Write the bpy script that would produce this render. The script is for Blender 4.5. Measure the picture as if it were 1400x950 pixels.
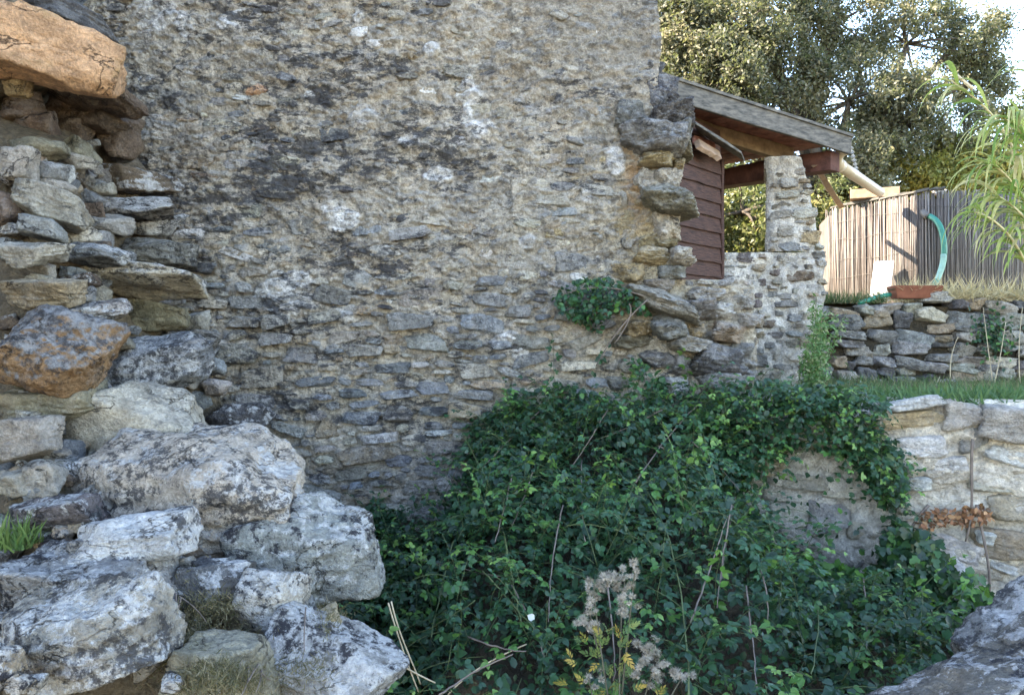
import bpy, bmesh, math, random
import numpy as np
from mathutils import Vector, Matrix, Quaternion
for _o in list(bpy.data.objects): bpy.data.objects.remove(_o)
S = bpy.context.scene
R = math.radians
# ------------------------------------------------------------------ camera, world, sun, exposure
EYE = 1.6
cam = bpy.data.cameras.new('camera'); camo = bpy.data.objects.new('camera', cam)
S.collection.objects.link(camo); S.camera = camo
camo.location = (0, 0, EYE); camo.rotation_euler = (R(90), 0, 0)
cam.lens = 36*1000/1400; cam.clip_end = 800; cam.clip_start = .05
SUN = Vector((-.86, -.14, .58)).normalized()
W = bpy.data.worlds.new('World'); S.world = W; W.use_nodes = True
wt = W.node_tree; bg = wt.nodes['Background']
sky = wt.nodes.new('ShaderNodeTexSky'); sky.sky_type = 'NISHITA'; sky.sun_disc = False
sky.sun_elevation = math.asin(SUN.z); sky.sun_rotation = math.atan2(SUN.x, SUN.y)
sky.air_density = 1.0; sky.dust_density = .2; sky.ozone_density = .8
wt.links.new(sky.outputs[0], bg.inputs[0]); bg.inputs[1].default_value = .15
sl = bpy.data.lights.new('sun', 'SUN'); sl.energy = 4.2; sl.angle = R(.5); sl.color = (1, .9, .74)
so = bpy.data.objects.new('sun', sl); S.collection.objects.link(so)
so.rotation_euler = SUN.to_track_quat('Z', 'Y').to_euler(); so.location = SUN*40
S.view_settings.view_transform = 'Standard'; S.view_settings.look = 'None'
S.view_settings.gamma = 1; S.view_settings.use_curve_mapping = False
S.view_settings.exposure = 3.22
S.view_settings.use_white_balance = True; S.view_settings.white_balance_temperature = 7000; S.view_settings.white_balance_tint = 13
rng = np.random.default_rng(7); random.seed(7)

# ------------------------------------------------------------------ helpers
def at(px, py, Y):
    return Vector(((px-700)/1000*Y, Y, EYE-(py-475)/1000*Y))
def link(o, parent=None):
    S.collection.objects.link(o)
    if parent is not None:
        o.parent = parent; o.matrix_parent_inverse = Matrix.Translation(-parent.location)
    return o
def thing(name, loc, label, cat, group=None):
    o = bpy.data.objects.new(name, None); o.location = loc; o.empty_display_size = .1
    S.collection.objects.link(o); o['label'] = label; o['category'] = cat
    if group: o['group'] = group
    return o
def tag(o, label=None, cat=None, group=None, kind=None):
    if label: o['label'] = label
    if cat: o['category'] = cat
    if group: o['group'] = group
    if kind: o['kind'] = kind
    return o
def npmesh(name, V, F, mat=None, smooth=True, tint=None, attrs=None):
    """V (n,3); F list of int arrays (m,3)/(m,4)"""
    me = bpy.data.meshes.new(name)
    if not isinstance(F, (list, tuple)): F = [F]
    F = [np.asarray(f, dtype=np.int32) for f in F if len(f)]
    V = np.asarray(V, dtype=np.float32)
    me.vertices.add(len(V)); me.vertices.foreach_set('co', V.ravel())
    loops = np.concatenate([f.ravel() for f in F])
    sizes = np.concatenate([np.full(len(f), f.shape[1], dtype=np.int32) for f in F])
    starts = np.concatenate([[0], np.cumsum(sizes)[:-1]]).astype(np.int32)
    me.loops.add(len(loops)); me.loops.foreach_set('vertex_index', loops)
    me.polygons.add(len(sizes)); me.polygons.foreach_set('loop_start', starts)
    me.polygons.foreach_set('loop_total', sizes)
    me.polygons.foreach_set('use_smooth', np.full(len(sizes), smooth))
    if tint is not None:
        a = me.attributes.new('tint', 'FLOAT_COLOR', 'POINT')
        c = np.ones((len(V), 4), dtype=np.float32); c[:, :3] = tint
        a.data.foreach_set('color', c.ravel())
    for k, v in (attrs or {}).items():
        a = me.attributes.new(k, 'FLOAT', 'POINT'); a.data.foreach_set('value', np.asarray(v, dtype=np.float32))
    me.update(calc_edges=True)
    if mat: me.materials.append(mat)
    return me
def add(name, me, parent=None, loc=None):
    o = bpy.data.objects.new(name, me)
    if loc is not None: o.location = loc
    return link(o, parent)

# noise
def _h(ix, iy, iz, s):
    h = (ix.astype(np.uint32)*np.uint32(374761393) + iy.astype(np.uint32)*np.uint32(668265263)
         + iz.astype(np.uint32)*np.uint32(2246822519) + np.uint32(s*97531+12345))
    h = (h ^ (h >> np.uint32(13)))*np.uint32(1274126177)
    h = (h ^ (h >> np.uint32(15)))*np.uint32(2246822519)
    return ((h ^ (h >> np.uint32(16))) & np.uint32(0xffffff)).astype(np.float32)/np.float32(0xffffff)
def vnoise(p, s=0):
    p = np.asarray(p, dtype=np.float64); i = np.floor(p).astype(np.int64); f = p-i
    u = f*f*(3-2*f); i = i & 0xffff; r = 0
    for dx in (0, 1):
        for dy in (0, 1):
            for dz in (0, 1):
                w = (u[:, 0] if dx else 1-u[:, 0])*(u[:, 1] if dy else 1-u[:, 1])*(u[:, 2] if dz else 1-u[:, 2])
                r = r + w*_h(i[:, 0]+dx, i[:, 1]+dy, i[:, 2]+dz, s)
    return r*2-1
def fbm(p, oc=4, s=0, g=.5):
    a = 1; r = 0; t = 0
    for k in range(oc):
        r = r+a*vnoise(p, s+k); t += a; a *= g; p = p*2.03+17.3
    return r/t
def worley(p2, s=0):
    i = np.floor(p2).astype(np.int64); best = np.full(len(p2), 9.); sec = best.copy()
    bid = np.zeros(len(p2))
    for dx in (-1, 0, 1):
        for dy in (-1, 0, 1):
            a = (i[:, 0]+dx) & 0xffff; b = (i[:, 1]+dy) & 0xffff; z = np.zeros_like(a)
            fx = i[:, 0]+dx+_h(a, b, z, s)-p2[:, 0]; fy = i[:, 1]+dy+_h(a, b, z, s+1)-p2[:, 1]
            d = np.sqrt(fx*fx+fy*fy); c = _h(a, b, z, s+2)
            m = d < best
            sec = np.where(m, best, np.minimum(sec, d)); bid = np.where(m, c, bid); best = np.where(m, d, best)
    return best, sec, bid

# ------------------------------------------------------------------ node helpers
class NT:
    def __init__(s, name):
        s.m = bpy.data.materials.new(name); s.m.use_nodes = True; s.t = s.m.node_tree
        s.b = s.t.nodes['Principled BSDF']; s.out = s.t.nodes['Material Output']
        s.b.inputs['Roughness'].default_value = .95; s.b.inputs['Specular IOR Level'].default_value = .2
    def n(s, ty, ins=None, **kw):
        nd = s.t.nodes.new(ty)
        for k, v in kw.items(): setattr(nd, k, v)
        for k, v in (ins or {}).items():
            if hasattr(v, 'is_linked') or isinstance(v, bpy.types.NodeSocket): s.t.links.new(v, nd.inputs[k])
            else: nd.inputs[k].default_value = v
        return nd
    def noise(s, vec, scale, det=4, rough=.55, dist=0):
        return s.n('ShaderNodeTexNoise', {'Vector': vec, 'Scale': scale, 'Detail': det, 'Roughness': rough, 'Distortion': dist}).outputs[0]
    def ramp(s, v, a, b, lo=0, hi=1):
        return s.n('ShaderNodeMapRange', {'Value': v, 'From Min': a, 'From Max': b, 'To Min': lo, 'To Max': hi}).outputs[0]
    def math(s, op, a, b=0):
        return s.n('ShaderNodeMath', {0: a, 1: b}, operation=op).outputs[0]
    def mix(s, f, a, b, mode='MIX'):
        nd = s.n('ShaderNodeMix', data_type='RGBA', blend_type=mode)
        for k, v in ((0, f), (6, a), (7, b)):
            if isinstance(v, bpy.types.NodeSocket): s.t.links.new(v, nd.inputs[k])
            else: nd.inputs[k].default_value = v if k == 0 else (*v, 1)
        return nd.outputs[2]
    def color(s, c): s.t.links.new(c, s.b.inputs['Base Color'])
    def bump(s, h, dist=.01, strength=1):
        s.t.links.new(s.n('ShaderNodeBump', {'Height': h, 'Distance': dist, 'Strength': strength}).outputs[0], s.b.inputs['Normal'])
    def pos(s, sc=(1, 1, 1)):
        p = s.n('ShaderNodeNewGeometry').outputs['Position']
        if sc != (1, 1, 1): p = s.n('ShaderNodeVectorMath', {0: p, 1: sc}, operation='MULTIPLY').outputs[0]
        return p

def stone_mat(name, src, white=.0, black=.3, ochre=.15, blotch=9., stain=0., gain=1., mortarish=0., wscale=7., crust=0., crack=0.):
    m = NT(name); p = m.pos()
    if src == 'obj': tint = m.n('ShaderNodeObjectInfo').outputs['Color']
    else: tint = m.n('ShaderNodeAttribute', attribute_name='tint').outputs['Color']
    v = m.noise(p, blotch, 7, .68)
    c = m.mix(1, tint, m.n('ShaderNodeCombineColor', {0: m.ramp(v, .3, .7, .55, 1.4), 1: m.ramp(v, .3, .7, .54, 1.38), 2: m.ramp(v, .3, .7, .53, 1.36)}).outputs[0], 'MULTIPLY')
    g = m.noise(p, 75, 4, .7)
    c = m.mix(1, c, m.n('ShaderNodeCombineColor', {0: m.ramp(g, .25, .75, .6, 1.4), 1: m.ramp(g, .25, .75, .6, 1.4), 2: m.ramp(g, .25, .75, .6, 1.4)}).outputs[0], 'MULTIPLY')
    q = m.n('ShaderNodeVectorMath', {0: p, 1: (3.1, 7.7, 1.3)}, operation='ADD').outputs[0]
    if ochre: c = m.mix(m.math('MULTIPLY', m.ramp(m.noise(q, 4.3, 5, .6), .56, .68), ochre), c, (.36, .24, .11))
    if mortarish: c = m.mix(m.math('MULTIPLY', m.ramp(m.noise(q, 16, 6, .7), .5, .62), mortarish), c, (.36, .335, .29))
    if white:
        nz = m.n('ShaderNodeSeparateXYZ', {0: m.n('ShaderNodeNewGeometry').outputs['Normal']}).outputs[2]
        w = m.math('ADD', m.noise(p, wscale, 10, .76, .3), m.math('MULTIPLY', nz, .055))
        w = m.math('ADD', w, m.ramp(m.noise(q, 1.9, 3, .5), .35, .65, -.07, .05))
        c = m.mix(m.math('MULTIPLY', m.ramp(w, .515, .55), white), c, m.mix(m.ramp(m.noise(p, 40, 4, .7), .35, .65), (.30, .30, .295), (.68, .67, .65)))
    if black:
        k = m.noise(q, 24, 9, .78)
        k2 = m.ramp(m.noise(p, 3.1, 4, .6), .38, .62, -.07, .075)
        c = m.mix(m.math('MULTIPLY', m.ramp(m.math('ADD', k, k2), .52, .60), black), c, (.035, .035, .04))
    if crust:   # dark crust on the weathered upper side
        up = m.n('ShaderNodeSeparateXYZ', {0: m.n('ShaderNodeNewGeometry').outputs['Normal']}).outputs[2]
        c = m.mix(m.math('MULTIPLY', m.ramp(m.math('ADD', up, m.ramp(m.noise(q, 6, 10, .75), .25, .75, -.9, .9)), .0, .45), crust), c, m.mix(m.ramp(m.noise(p, 18, 8, .75), .42, .58), (.05, .052, .058), (.27, .275, .28)))
    if stain:   # black lichen crust spreading over the masonry in flat bands
        ps = m.pos((1., 1., 2.1))
        s1 = m.math('ADD', m.math('MULTIPLY', m.noise(ps, 2.1, 4, .6, .4), .35), m.math('MULTIPLY', m.noise(ps, 8.5, 9, .78, .3), .65))
        x = m.n('ShaderNodeVectorMath', {0: p, 1: (-1.65, 5.0, 2.65)}, operation='DISTANCE').outputs['Value']
        x = m.ramp(x, .2, 3.0, .046, -.05)
        c = m.mix(m.math('MULTIPLY', m.ramp(m.math('ADD', s1, x), .525, .57), stain), c, (.045, .047, .055))
    if crack:   # hairline fissures along a few wandering lines
        k3 = m.math('ABSOLUTE', m.math('SUBTRACT', m.noise(m.pos((1, 1, 1.9)), 2.6, 7, .6, .5), .5))
        k3 = m.math('MULTIPLY', m.ramp(k3, .0, .011, 1, 0), m.ramp(m.noise(q, 3.5, 2), .45, .55))
        c = m.mix(m.math('MULTIPLY', k3, crack), c, (.03, .026, .022))
    m.color(c)
    h = m.math('ADD', m.math('MULTIPLY', v, 1.0), m.math('ADD', m.math('MULTIPLY', g, .4), m.math('MULTIPLY', m.noise(p, 28, 6, .7), .9)))
    if crack: h = m.math('SUBTRACT', h, m.math('MULTIPLY', k3, crack*.8))
    m.bump(h, .045, 1)
    return m.m
def simple_mat(name, col, var=.3, scale=20, rough=.8, stretch=(1, 1, 1), bump=.003, col2=None, spec=.2):
    m = NT(name); p = m.pos(stretch); v = m.noise(p, scale, 6, .65)
    c2 = col2 or tuple(x*(1-var) for x in col)
    lo = m.mix(m.ramp(v, .35, .65), tuple(x*(1+var*.5) for x in col), c2)
    m.color(lo); m.b.inputs['Roughness'].default_value = rough; m.b.inputs['Specular IOR Level'].default_value = spec
    if bump: m.bump(v, bump)
    return m.m
def leaf_mat(name, src, cols, trans=.35, rough=.5):
    """cols: list of (pos, rgb) ramp over the leaf's own random number"""
    m = NT(name)
    r = m.n('ShaderNodeObjectInfo').outputs['Random'] if src == 'obj' else m.n('ShaderNodeAttribute', attribute_name='rnd').outputs['Fac']
    cr = m.n('ShaderNodeValToRGB', {0: r}); e = cr.color_ramp.elements
    while len(e) < len(cols): e.new(.5)
    for i, (ps, c) in enumerate(cols): e[i].position = ps; e[i].color = (*c, 1)
    n = m.noise(m.pos(), 30, 3)
    c = m.mix(m.ramp(n, .3, .7, 0, .35), cr.outputs[0], (.03, .05, .02))
    m.color(c); m.b.inputs['Roughness'].default_value = rough; m.b.inputs['Specular IOR Level'].default_value = .35
    tr = m.n('ShaderNodeBsdfTranslucent', {'Color': m.mix(.5, c, (.16, .22, .03), 'ADD')})
    mx = m.n('ShaderNodeMixShader', {0: trans, 1: m.b.outputs[0], 2: tr.outputs[0]})
    m.t.links.new(mx.outputs[0], m.out.inputs[0])
    return m.m

# ------------------------------------------------------------------ rock meshes
_ico = {}
def ico(sub):
    if sub not in _ico:
        bm = bmesh.new(); bmesh.ops.create_icosphere(bm, subdivisions=sub, radius=1)
        bm.verts.ensure_lookup_table()
        _ico[sub] = (np.array([v.co[:] for v in bm.verts]), np.array([[v.index for v in f.verts] for f in bm.faces], dtype=np.int32)); bm.free()
    return _ico[sub]
def rock_verts(seed, sub, planes=13, rough=.06, flat=False, dims=(1, 1, 1), strata=0., sharp=18., squash=.62, nscale=1., cut=(.16, .5)):
    """angular rock: soft intersection of half spaces + fractal relief, fitted to the box dims (half sizes)"""
    g = np.random.default_rng(seed); d, F = ico(sub)
    n = g.normal(size=(planes, 3)); n /= np.linalg.norm(n, axis=1)[:, None]
    ax = np.array([[1, 0, 0], [-1, 0, 0], [0, 1, 0], [0, -1, 0], [0, 0, 1], [0, 0, -1]])+g.normal(size=(6, 3))*.17
    ax /= np.linalg.norm(ax, axis=1)[:, None]
    n = np.vstack([n, ax]); h = np.concatenate([g.uniform(squash+cut[0], squash+cut[1], planes), g.uniform(squash-.04, squash+.12, 6)])
    if flat:
        n = np.vstack([n, [g.normal()*.12, -1, g.normal()*.12]]); h = np.append(h, .42)
    dot = d@n.T; rr = np.where(dot > .02, h/np.maximum(dot, .02), 60.)
    r = -np.log(np.exp(-sharp*np.minimum(rr, 3)).sum(1))/sharp
    v = d*r[:, None]; v = v-(v.max(0)+v.min(0))/2; v = v/(v.max(0)-v.min(0))*2
    dims = np.array(dims); w = v*dims; s = float(dims.mean())
    q = w/s*nscale
    nn = fbm(q*1.6+seed*3.7, 5, seed % 91)*rough*1.5 + np.abs(fbm(q*4.1+seed, 4, seed % 57+7))*-rough*.9
    if sub >= 5: nn = nn+fbm(q*13+seed, 3, seed % 37+3)*rough*.35
    if strata:
        zz = w[:, 2]/s*5+fbm(q*1.3, 3, seed % 77)*1.3
        nn = nn-strata*np.abs((zz % 1)-.5)**.6*(1-np.abs(v[:, 2]))
    return w+d*(nn*s)[:, None], F
_lib = {}
def lib(kind, i, sub, **kw):
    k = (kind, i, sub)
    if k not in _lib: _lib[k] = rock_verts(1000+i*13+len(kind), sub, **kw)
    return _lib[k]
_libme = {}

def basis(U, N, up=Vector((0, 0, 1))):
    """columns: U along, -N into the wall, up"""
    return np.array([list(U), list(-N), list(up)]).T
def place_stones(root, stones, O, U, N, matO, matA, limit=300, kind='face', nvar=26, name='stone', subO=3, subA=2, proud=None, kw=None):
    kw = kw or dict(planes=10, rough=.10, flat=True, squash=.66, sharp=60., cut=(-.04, .3), strata=.05)
    B = basis(U, N); O = np.array(O); stones = sorted(stones, key=lambda s: -s['w']*s['h'])
    VV, FF, TT, off = [], [], [], 0
    for j, s in enumerate(stones):
        i = s.get('var', int(rng.integers(nvar)))
        a = s.get('rot', 0.); ca, sa = math.cos(a), math.sin(a)
        Rl = np.array([[ca, 0, -sa], [0, 1, 0], [sa, 0, ca]])
        tw = s.get('twist', float(rng.normal()*.1)); ct, st = math.cos(tw), math.sin(tw)
        Rl = Rl@np.array([[ct, -st, 0], [st, ct, 0], [0, 0, 1]])
        d = s['d']; c = O+B@np.array([s['u'], d/2-s['p'], s['v']]); M = B@Rl
        sc = np.array([s['w']/2, d/2, s['h']/2])
        if j < limit:
            kk = (kind, i, matO.name)
            if kk not in _libme:
                v, F = lib(kind, i, subO, **kw); _libme[kk] = npmesh('stone', v, F, matO, kind != 'face')
            o = bpy.data.objects.new(name, _libme[kk]); M4 = Matrix.Identity(4)
            for r_ in range(3):
                for c_ in range(3): M4[r_][c_] = M[r_, c_]
            o.matrix_world = Matrix.Translation(Vector(c)) @ M4 @ Matrix.Diagonal((*sc, 1))
            o.color = (*s['tint'], 1); link(o, root)
        else:
            v, F = lib(kind, i, subA, **kw)
            VV.append((v*sc)@M.T+c); FF.append(F+off); off += len(v)
            TT.append(np.tile(s['tint'], (len(v), 1)))
    if VV:
        o = add('small_stones', npmesh('small_stones', np.vstack(VV), np.vstack(FF), matA, kind != 'face', tint=np.vstack(TT)), root)
        o['kind'] = 'stuff'
def dart(u0, u1, v0, v1, sizes, ok, seed, cell=.01, gap=.9):
    """throw flat ellipses, big ones first; returns (u,v,w,h)"""
    g = np.random.default_rng(seed); nu, nv = int((u1-u0)/cell), int((v1-v0)/cell)
    occ = np.zeros((nv, nu), bool); out = []
    for (w0, w1, asp0, asp1, tries) in sizes:
        for _ in range(tries):
            w = g.uniform(w0, w1); h = w*g.uniform(asp0, asp1); u = g.uniform(u0, u1); v = g.uniform(v0, v1)
            k = ok(u, v, w)
            if not k: continue
            a, b = int((u-w/2*gap-u0)/cell), int((u+w/2*gap-u0)/cell)+1; c, d = int((v-h/2*gap-v0)/cell), int((v+h/2*gap-v0)/cell)+1
            a, c = max(a, 0), max(c, 0)
            blk = occ[c:d, a:b]
            if blk.size == 0: continue
            yy, xx = np.mgrid[0:blk.shape[0], 0:blk.shape[1]]
            m = (((xx+.5)/blk.shape[1]*2-1)**4+((yy+.5)/blk.shape[0]*2-1)**4) < 1
            if (blk & m).any(): continue
            occ[c:d, a:b] |= m; out.append((u, v, w, h))
    return out
def coursed(u0, u1, v0, v1, h0, h1, w0, w1, seed, wob=.02):
    g = np.random.default_rng(seed); out = []; v = v0
    while v < v1:
        h = g.uniform(h0, h1); u = u0-g.uniform(0, w0)
        while u < u1:
            w = g.uniform(w0, w1)*(.7+.5*h/h1); hh = h
            if g.random() < .22 and h > (h0+h1)*.5:      # two thin stones in one course
                f = g.uniform(.4, .6)
                out.append((u+w/2, v+h*f/2, w, h*f)); out.append((u+w/2, v+h*(1+f)/2, w, h*(1-f)))
            else: out.append((u+w/2+0, v+h/2+g.normal()*wob*.4, w, hh*g.uniform(.88, 1.12)))
            u += w
        v += h
    return out
PAL = dict(beige=(.33, .31, .27), grey=(.25, .248, .24), blue=(.21, .225, .24), cream=(.45, .415, .34), yellow=(.42, .345, .21),
           ochre=(.33, .245, .135), brown=(.165, .125, .095), dark=(.10, .10, .105), white=(.56, .55, .53), purple=(.16, .135, .135),
           orange=(.60, .37, .22), rust=(.23, .145, .075), tan=(.34, .275, .195), olive=(.235, .215, .155))
def col(name, j=.12):
    c = np.array(PAL[name]); return np.clip(c*(1+rng.normal()*j)*(1+rng.normal(size=3)*.016), .01, .85)
def pick(names, weights):
    w = np.array(weights, float); return col(names[int(rng.choice(len(names), p=w/w.sum()))])
def inpoly(px, py, poly):
    px = np.asarray(px); py = np.asarray(py); r = np.zeros(px.shape, bool); n = len(poly)
    for i in range(n):
        x1, y1 = poly[i]; x2, y2 = poly[(i+1) % n]
        c = ((y1 > py) != (y2 > py)) & (px < (x2-x1)*(py-y1)/((y2-y1) or 1e-9)+x1); r ^= c
    return r
def tube(path, r0, r1, sides=6):
    P = np.array([list(p) for p in path], float); n = len(P); T = np.gradient(P, axis=0)
    T /= np.linalg.norm(T, axis=1)[:, None]+1e-9
    ref = np.array([.13, .31, .94]); A = np.cross(T, ref); A /= np.linalg.norm(A, axis=1)[:, None]+1e-9
    Bn = np.cross(T, A); rr = np.linspace(r0, r1, n)[:, None, None]
    th = np.linspace(0, 2*np.pi, sides, endpoint=False)
    V = P[:, None, :]+rr*(A[:, None, :]*np.cos(th)[None, :, None]+Bn[:, None, :]*np.sin(th)[None, :, None])
    V = V.reshape(-1, 3); i = np.arange(n-1)[:, None]*sides; k = np.arange(sides)[None, :]; k2 = (k+1) % sides
    F = np.stack([i+k, i+k2, i+sides+k2, i+sides+k], -1).reshape(-1, 4)
    caps = [np.arange(sides)[::-1][None, :], ((n-1)*sides+np.arange(sides))[None, :]]
    return V, [F]+caps
def bez(pts, n=16):
    P = [np.array(list(p), float) for p in pts]; out = []
    for t in np.linspace(0, 1, n):
        Q = P
        while len(Q) > 1: Q = [a*(1-t)+b*t for a, b in zip(Q[:-1], Q[1:])]
        out.append(Q[0])
    return out
class MB:
    def __init__(s): s.v = []; s.f = []; s.n = 0
    def add(s, V, F):
        V = np.asarray(V, float)
        for f in (F if isinstance(F, (list, tuple)) else [F]): s.f.append(np.asarray(f)+s.n)
        s.v.append(V); s.n += len(V); return s
    def tube(s, *a, **k): return s.add(*tube(*a, **k))
    def box(s, c, U, Vv, Wv):
        """box from centre and three half-extent vectors, with chamfered look left to bevel"""
        c, U, Vv, Wv = [np.array(list(x), float) for x in (c, U, Vv, Wv)]
        V = [c+a*U+b*Vv+d*Wv for a in (-1, 1) for b in (-1, 1) for d in (-1, 1)]
        return s.add(V, np.array([[0, 1, 3, 2], [4, 6, 7, 5], [0, 4, 5, 1], [2, 3, 7, 6], [0, 2, 6, 4], [1, 5, 7, 3]]))
    def build(s, name, mat, parent=None, smooth=False, bevel=0):
        d = {}
        for f in s.f: d.setdefault(f.shape[1], []).append(f)
        o = add(name, npmesh(name, np.vstack(s.v), [np.vstack(x) for x in d.values()], mat, smooth), parent)
        if bevel:
            b = o.modifiers.new('bevel', 'BEVEL'); b.width = bevel; b.segments = 2; b.limit_method = 'ANGLE'
        return o
def board(name, a, b, width_v, thick_v, mat, parent, wob=.004, seed=0):
    """plank from a to b, slightly uneven along its length"""
    a, b, w, t = [np.array(list(x), float) for x in (a, b, width_v, thick_v)]
    n = 7; V = []; g = np.random.default_rng(seed)
    for i in range(n):
        c = a+(b-a)*i/(n-1); j = g.normal(size=4)*wob; ww = w/np.linalg.norm(w); tt = t/np.linalg.norm(t)
        V += [c-w+ww*j[0]-t, c+w+ww*j[1]-t, c+w+ww*j[1]+t+tt*j[2]*.5, c-w+ww*j[0]+t+tt*j[3]*.5]
    F = [[i*4+k, i*4+(k+1) % 4, i*4+4+(k+1) % 4, i*4+4+k] for i in range(n-1) for k in range(4)]
    F += [[3, 2, 1, 0], [(n-1)*4, (n-1)*4+1, (n-1)*4+2, (n-1)*4+3]]
    o = add(name, npmesh(name, V, np.array(F), mat, False), parent)
    bv = o.modifiers.new('bevel', 'BEVEL'); bv.width = min(.004, np.linalg.norm(t)*.4); bv.segments = 1
    return o
# leaves
LT = np.array([[0, 0, 0], [-.27, .28, .07], [0, .3, 0], [.27, .28, .07], [-.26, .62, .05], [0, .64, -.03], [.26, .62, .05], [0, 1, -.12]])
LF4 = np.array([[1, 2, 5, 4], [2, 3, 6, 5]]); LF3 = np.array([[0, 2, 1], [0, 3, 2], [4, 5, 7], [5, 6, 7]])
IVY = np.array([[0, 0, 0], [-.3, -.05, .05], [-.55, .3, .02], [-.28, .42, .05], [-.34, .72, .0], [0, 1.05, -.1], [.34, .72, .0], [.28, .42, .05], [.55, .3, .02], [.3, -.05, .05], [0, .4, -.02]])
IVYF = np.array([[10, i+1, i] for i in range(9)]+[[10, 0, 9]])
DT = np.array([[0, 0, 0], [-.2, .45, .05], [.2, .45, .05], [0, 1, 0]]); DF = np.array([[0, 2, 1], [1, 2, 3]])
def frames(n, g, normal, spread=.6, down=.5):
    """random leaf frames: blade normals scattered about `normal`, tips drooping"""
    N = normal+g.normal(size=(n, 3))*spread; N /= np.linalg.norm(N, axis=1)[:, None]
    D = g.normal(size=(n, 3))+np.array([0, 0, -down]); D -= (D*N).sum(1)[:, None]*N
    D /= np.linalg.norm(D, axis=1)[:, None]+1e-9
    return np.cross(D, N), D, N
def leaves(P, X, D, N, size, T, Fs, wid=1.):
    """P (n,3) etc -> verts, faces"""
    n = len(P); sz = np.broadcast_to(np.asarray(size, float), (n,))[:, None, None]
    V = P[:, None, :]+sz*(T[None, :, 0:1]*X[:, None, :]*wid+T[None, :, 1:2]*D[:, None, :]+T[None, :, 2:3]*N[:, None, :])
    off = (np.arange(n)*len(T))[:, None, None]
    return V.reshape(-1, 3), [(f[None]+off).reshape(-1, f.shape[1]) for f in Fs]
def leaf_obj(name, P, g, normal, size, mat, parent, T=LT, Fs=(LF4, LF3), spread=.6, down=.5, rnd=None, wid=1.):
    n = len(P); X, D, N = frames(n, g, normal, spread, down)
    V, F = leaves(P, X, D, N, size, T, Fs, wid)
    r = g.random(n) if rnd is None else rnd
    return add(name, npmesh(name, V, F, mat, True, attrs={'rnd': np.repeat(r, len(T))}), parent)
# ================================================================== MATERIALS
M_wallO = stone_mat('house_stone', 'obj', white=.30, black=.45, ochre=.15, blotch=14, stain=.85, mortarish=.35)
M_wallA = stone_mat('house_small_stone', 'attr', white=.25, black=.45, ochre=.12, blotch=14, stain=.85, mortarish=.35)
M_crust = stone_mat('crusted_rock', 'obj', white=.12, black=.8, ochre=.5, blotch=8, crust=.9, crack=.8)
M_spot = stone_mat('spotted_rock', 'obj', white=.6, black=1., ochre=.1, blotch=10, wscale=11, crack=.8)
M_peach = stone_mat('peach_rock', 'obj', white=.0, black=.25, ochre=.7, blotch=5, crack=.8)
M_mortar = stone_mat('old_mortar', 'attr', white=.08, black=.4, ochre=.12, blotch=18, stain=.85)
M_rockO = stone_mat('lichen_rock', 'obj', white=.8, black=.85, ochre=.12, blotch=7, wscale=6.5, crack=.8)
M_rockP = stone_mat('plain_rock', 'obj', white=.12, black=.35, ochre=.2, blotch=9, crack=.8)
M_pierO = stone_mat('pier_stone', 'obj', white=.1, black=.15, ochre=.1, blotch=14, mortarish=.5)
M_pierA = stone_mat('pier_small_stone', 'attr', white=.1, black=.15, ochre=.1, blotch=14, mortarish=.5)
M_lime = stone_mat('lime_mortar', 'attr', white=0, black=.05, ochre=.03, blotch=16)
M_dryO = stone_mat('dry_stone', 'obj', white=.15, black=.45, ochre=.15, blotch=14)
M_dryA = stone_mat('dry_small_stone', 'attr', white=.15, black=.45, ochre=.15, blotch=14)
M_earth = stone_mat('earth', 'attr', white=0, black=.2, ochre=.2, blotch=22)

# ================================================================== GROUND
def sheet(name, x0, x1, y0, y1, nx, ny, zf, mat, tint, kind='structure', label=None):
    x, y = np.meshgrid(np.linspace(x0, x1, nx), np.linspace(y0, y1, ny)); x, y = x.ravel(), y.ravel()
    z = zf(x, y); i = np.arange(ny-1)[:, None]*nx+np.arange(nx-1)[None]
    F = np.stack([i, i+1, i+nx+1, i+nx], -1).reshape(-1, 4)
    t = np.array(tint)[None]*(1+.25*fbm(np.stack([x*3, y*3, z*0], 1), 3, 5))[:, None]
    o = add(name, npmesh(name, np.stack([x, y, z], 1), F, mat, True, tint=t)); o['kind'] = kind
    if label: o['label'] = label
    return o
n3 = lambda x, y, f, s, o=4: fbm(np.stack([x*f, y*f, x*0+s], 1), o, s)
ZT = 1.27        # grass terrace behind the low retaining wall
ZU = 2.02        # upper terrace behind the dry stone wall
sheet('ground', -150, 150, -150, 150, 61, 61, lambda x, y: -1.0+0*x, M_earth, (.2, .16, .1))
def wall_top(x):   # how high the bramble heap leans on the house wall
    return np.interp(x, [-1.6, -.98, -.44, -.29, -.1, .29, 1.2, 2.0, 2.3], [.5, .5, .38, .78, 1.08, 1.26, 1.3, 1.3, 1.2])
def mound(x, y):   # top of the bramble heap in the pit
    t = np.clip((y-2.2)/2.6, 0, 1.15)
    back = wall_top(x)
    rt = np.clip((x-1.05)/.5, 0, 1)
    back = back*(1-rt)+(.45+.55*np.clip((y-4.0)/.5, 0, 1)*(x < 1.5))*rt
    z = .05+(back-.05)*t**.85
    return z+.16*n3(x, y, 1.7, 3, 3)+.16*n3(x, y, 4.2, 9, 2)
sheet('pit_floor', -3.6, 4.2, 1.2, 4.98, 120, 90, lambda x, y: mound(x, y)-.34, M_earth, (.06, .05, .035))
sheet('terrace', 1.5, 12, 4.62, 7.4, 120, 50, lambda x, y: ZT+.03*n3(x, y, 2, 4), M_earth, (.16, .14, .07))
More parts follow.
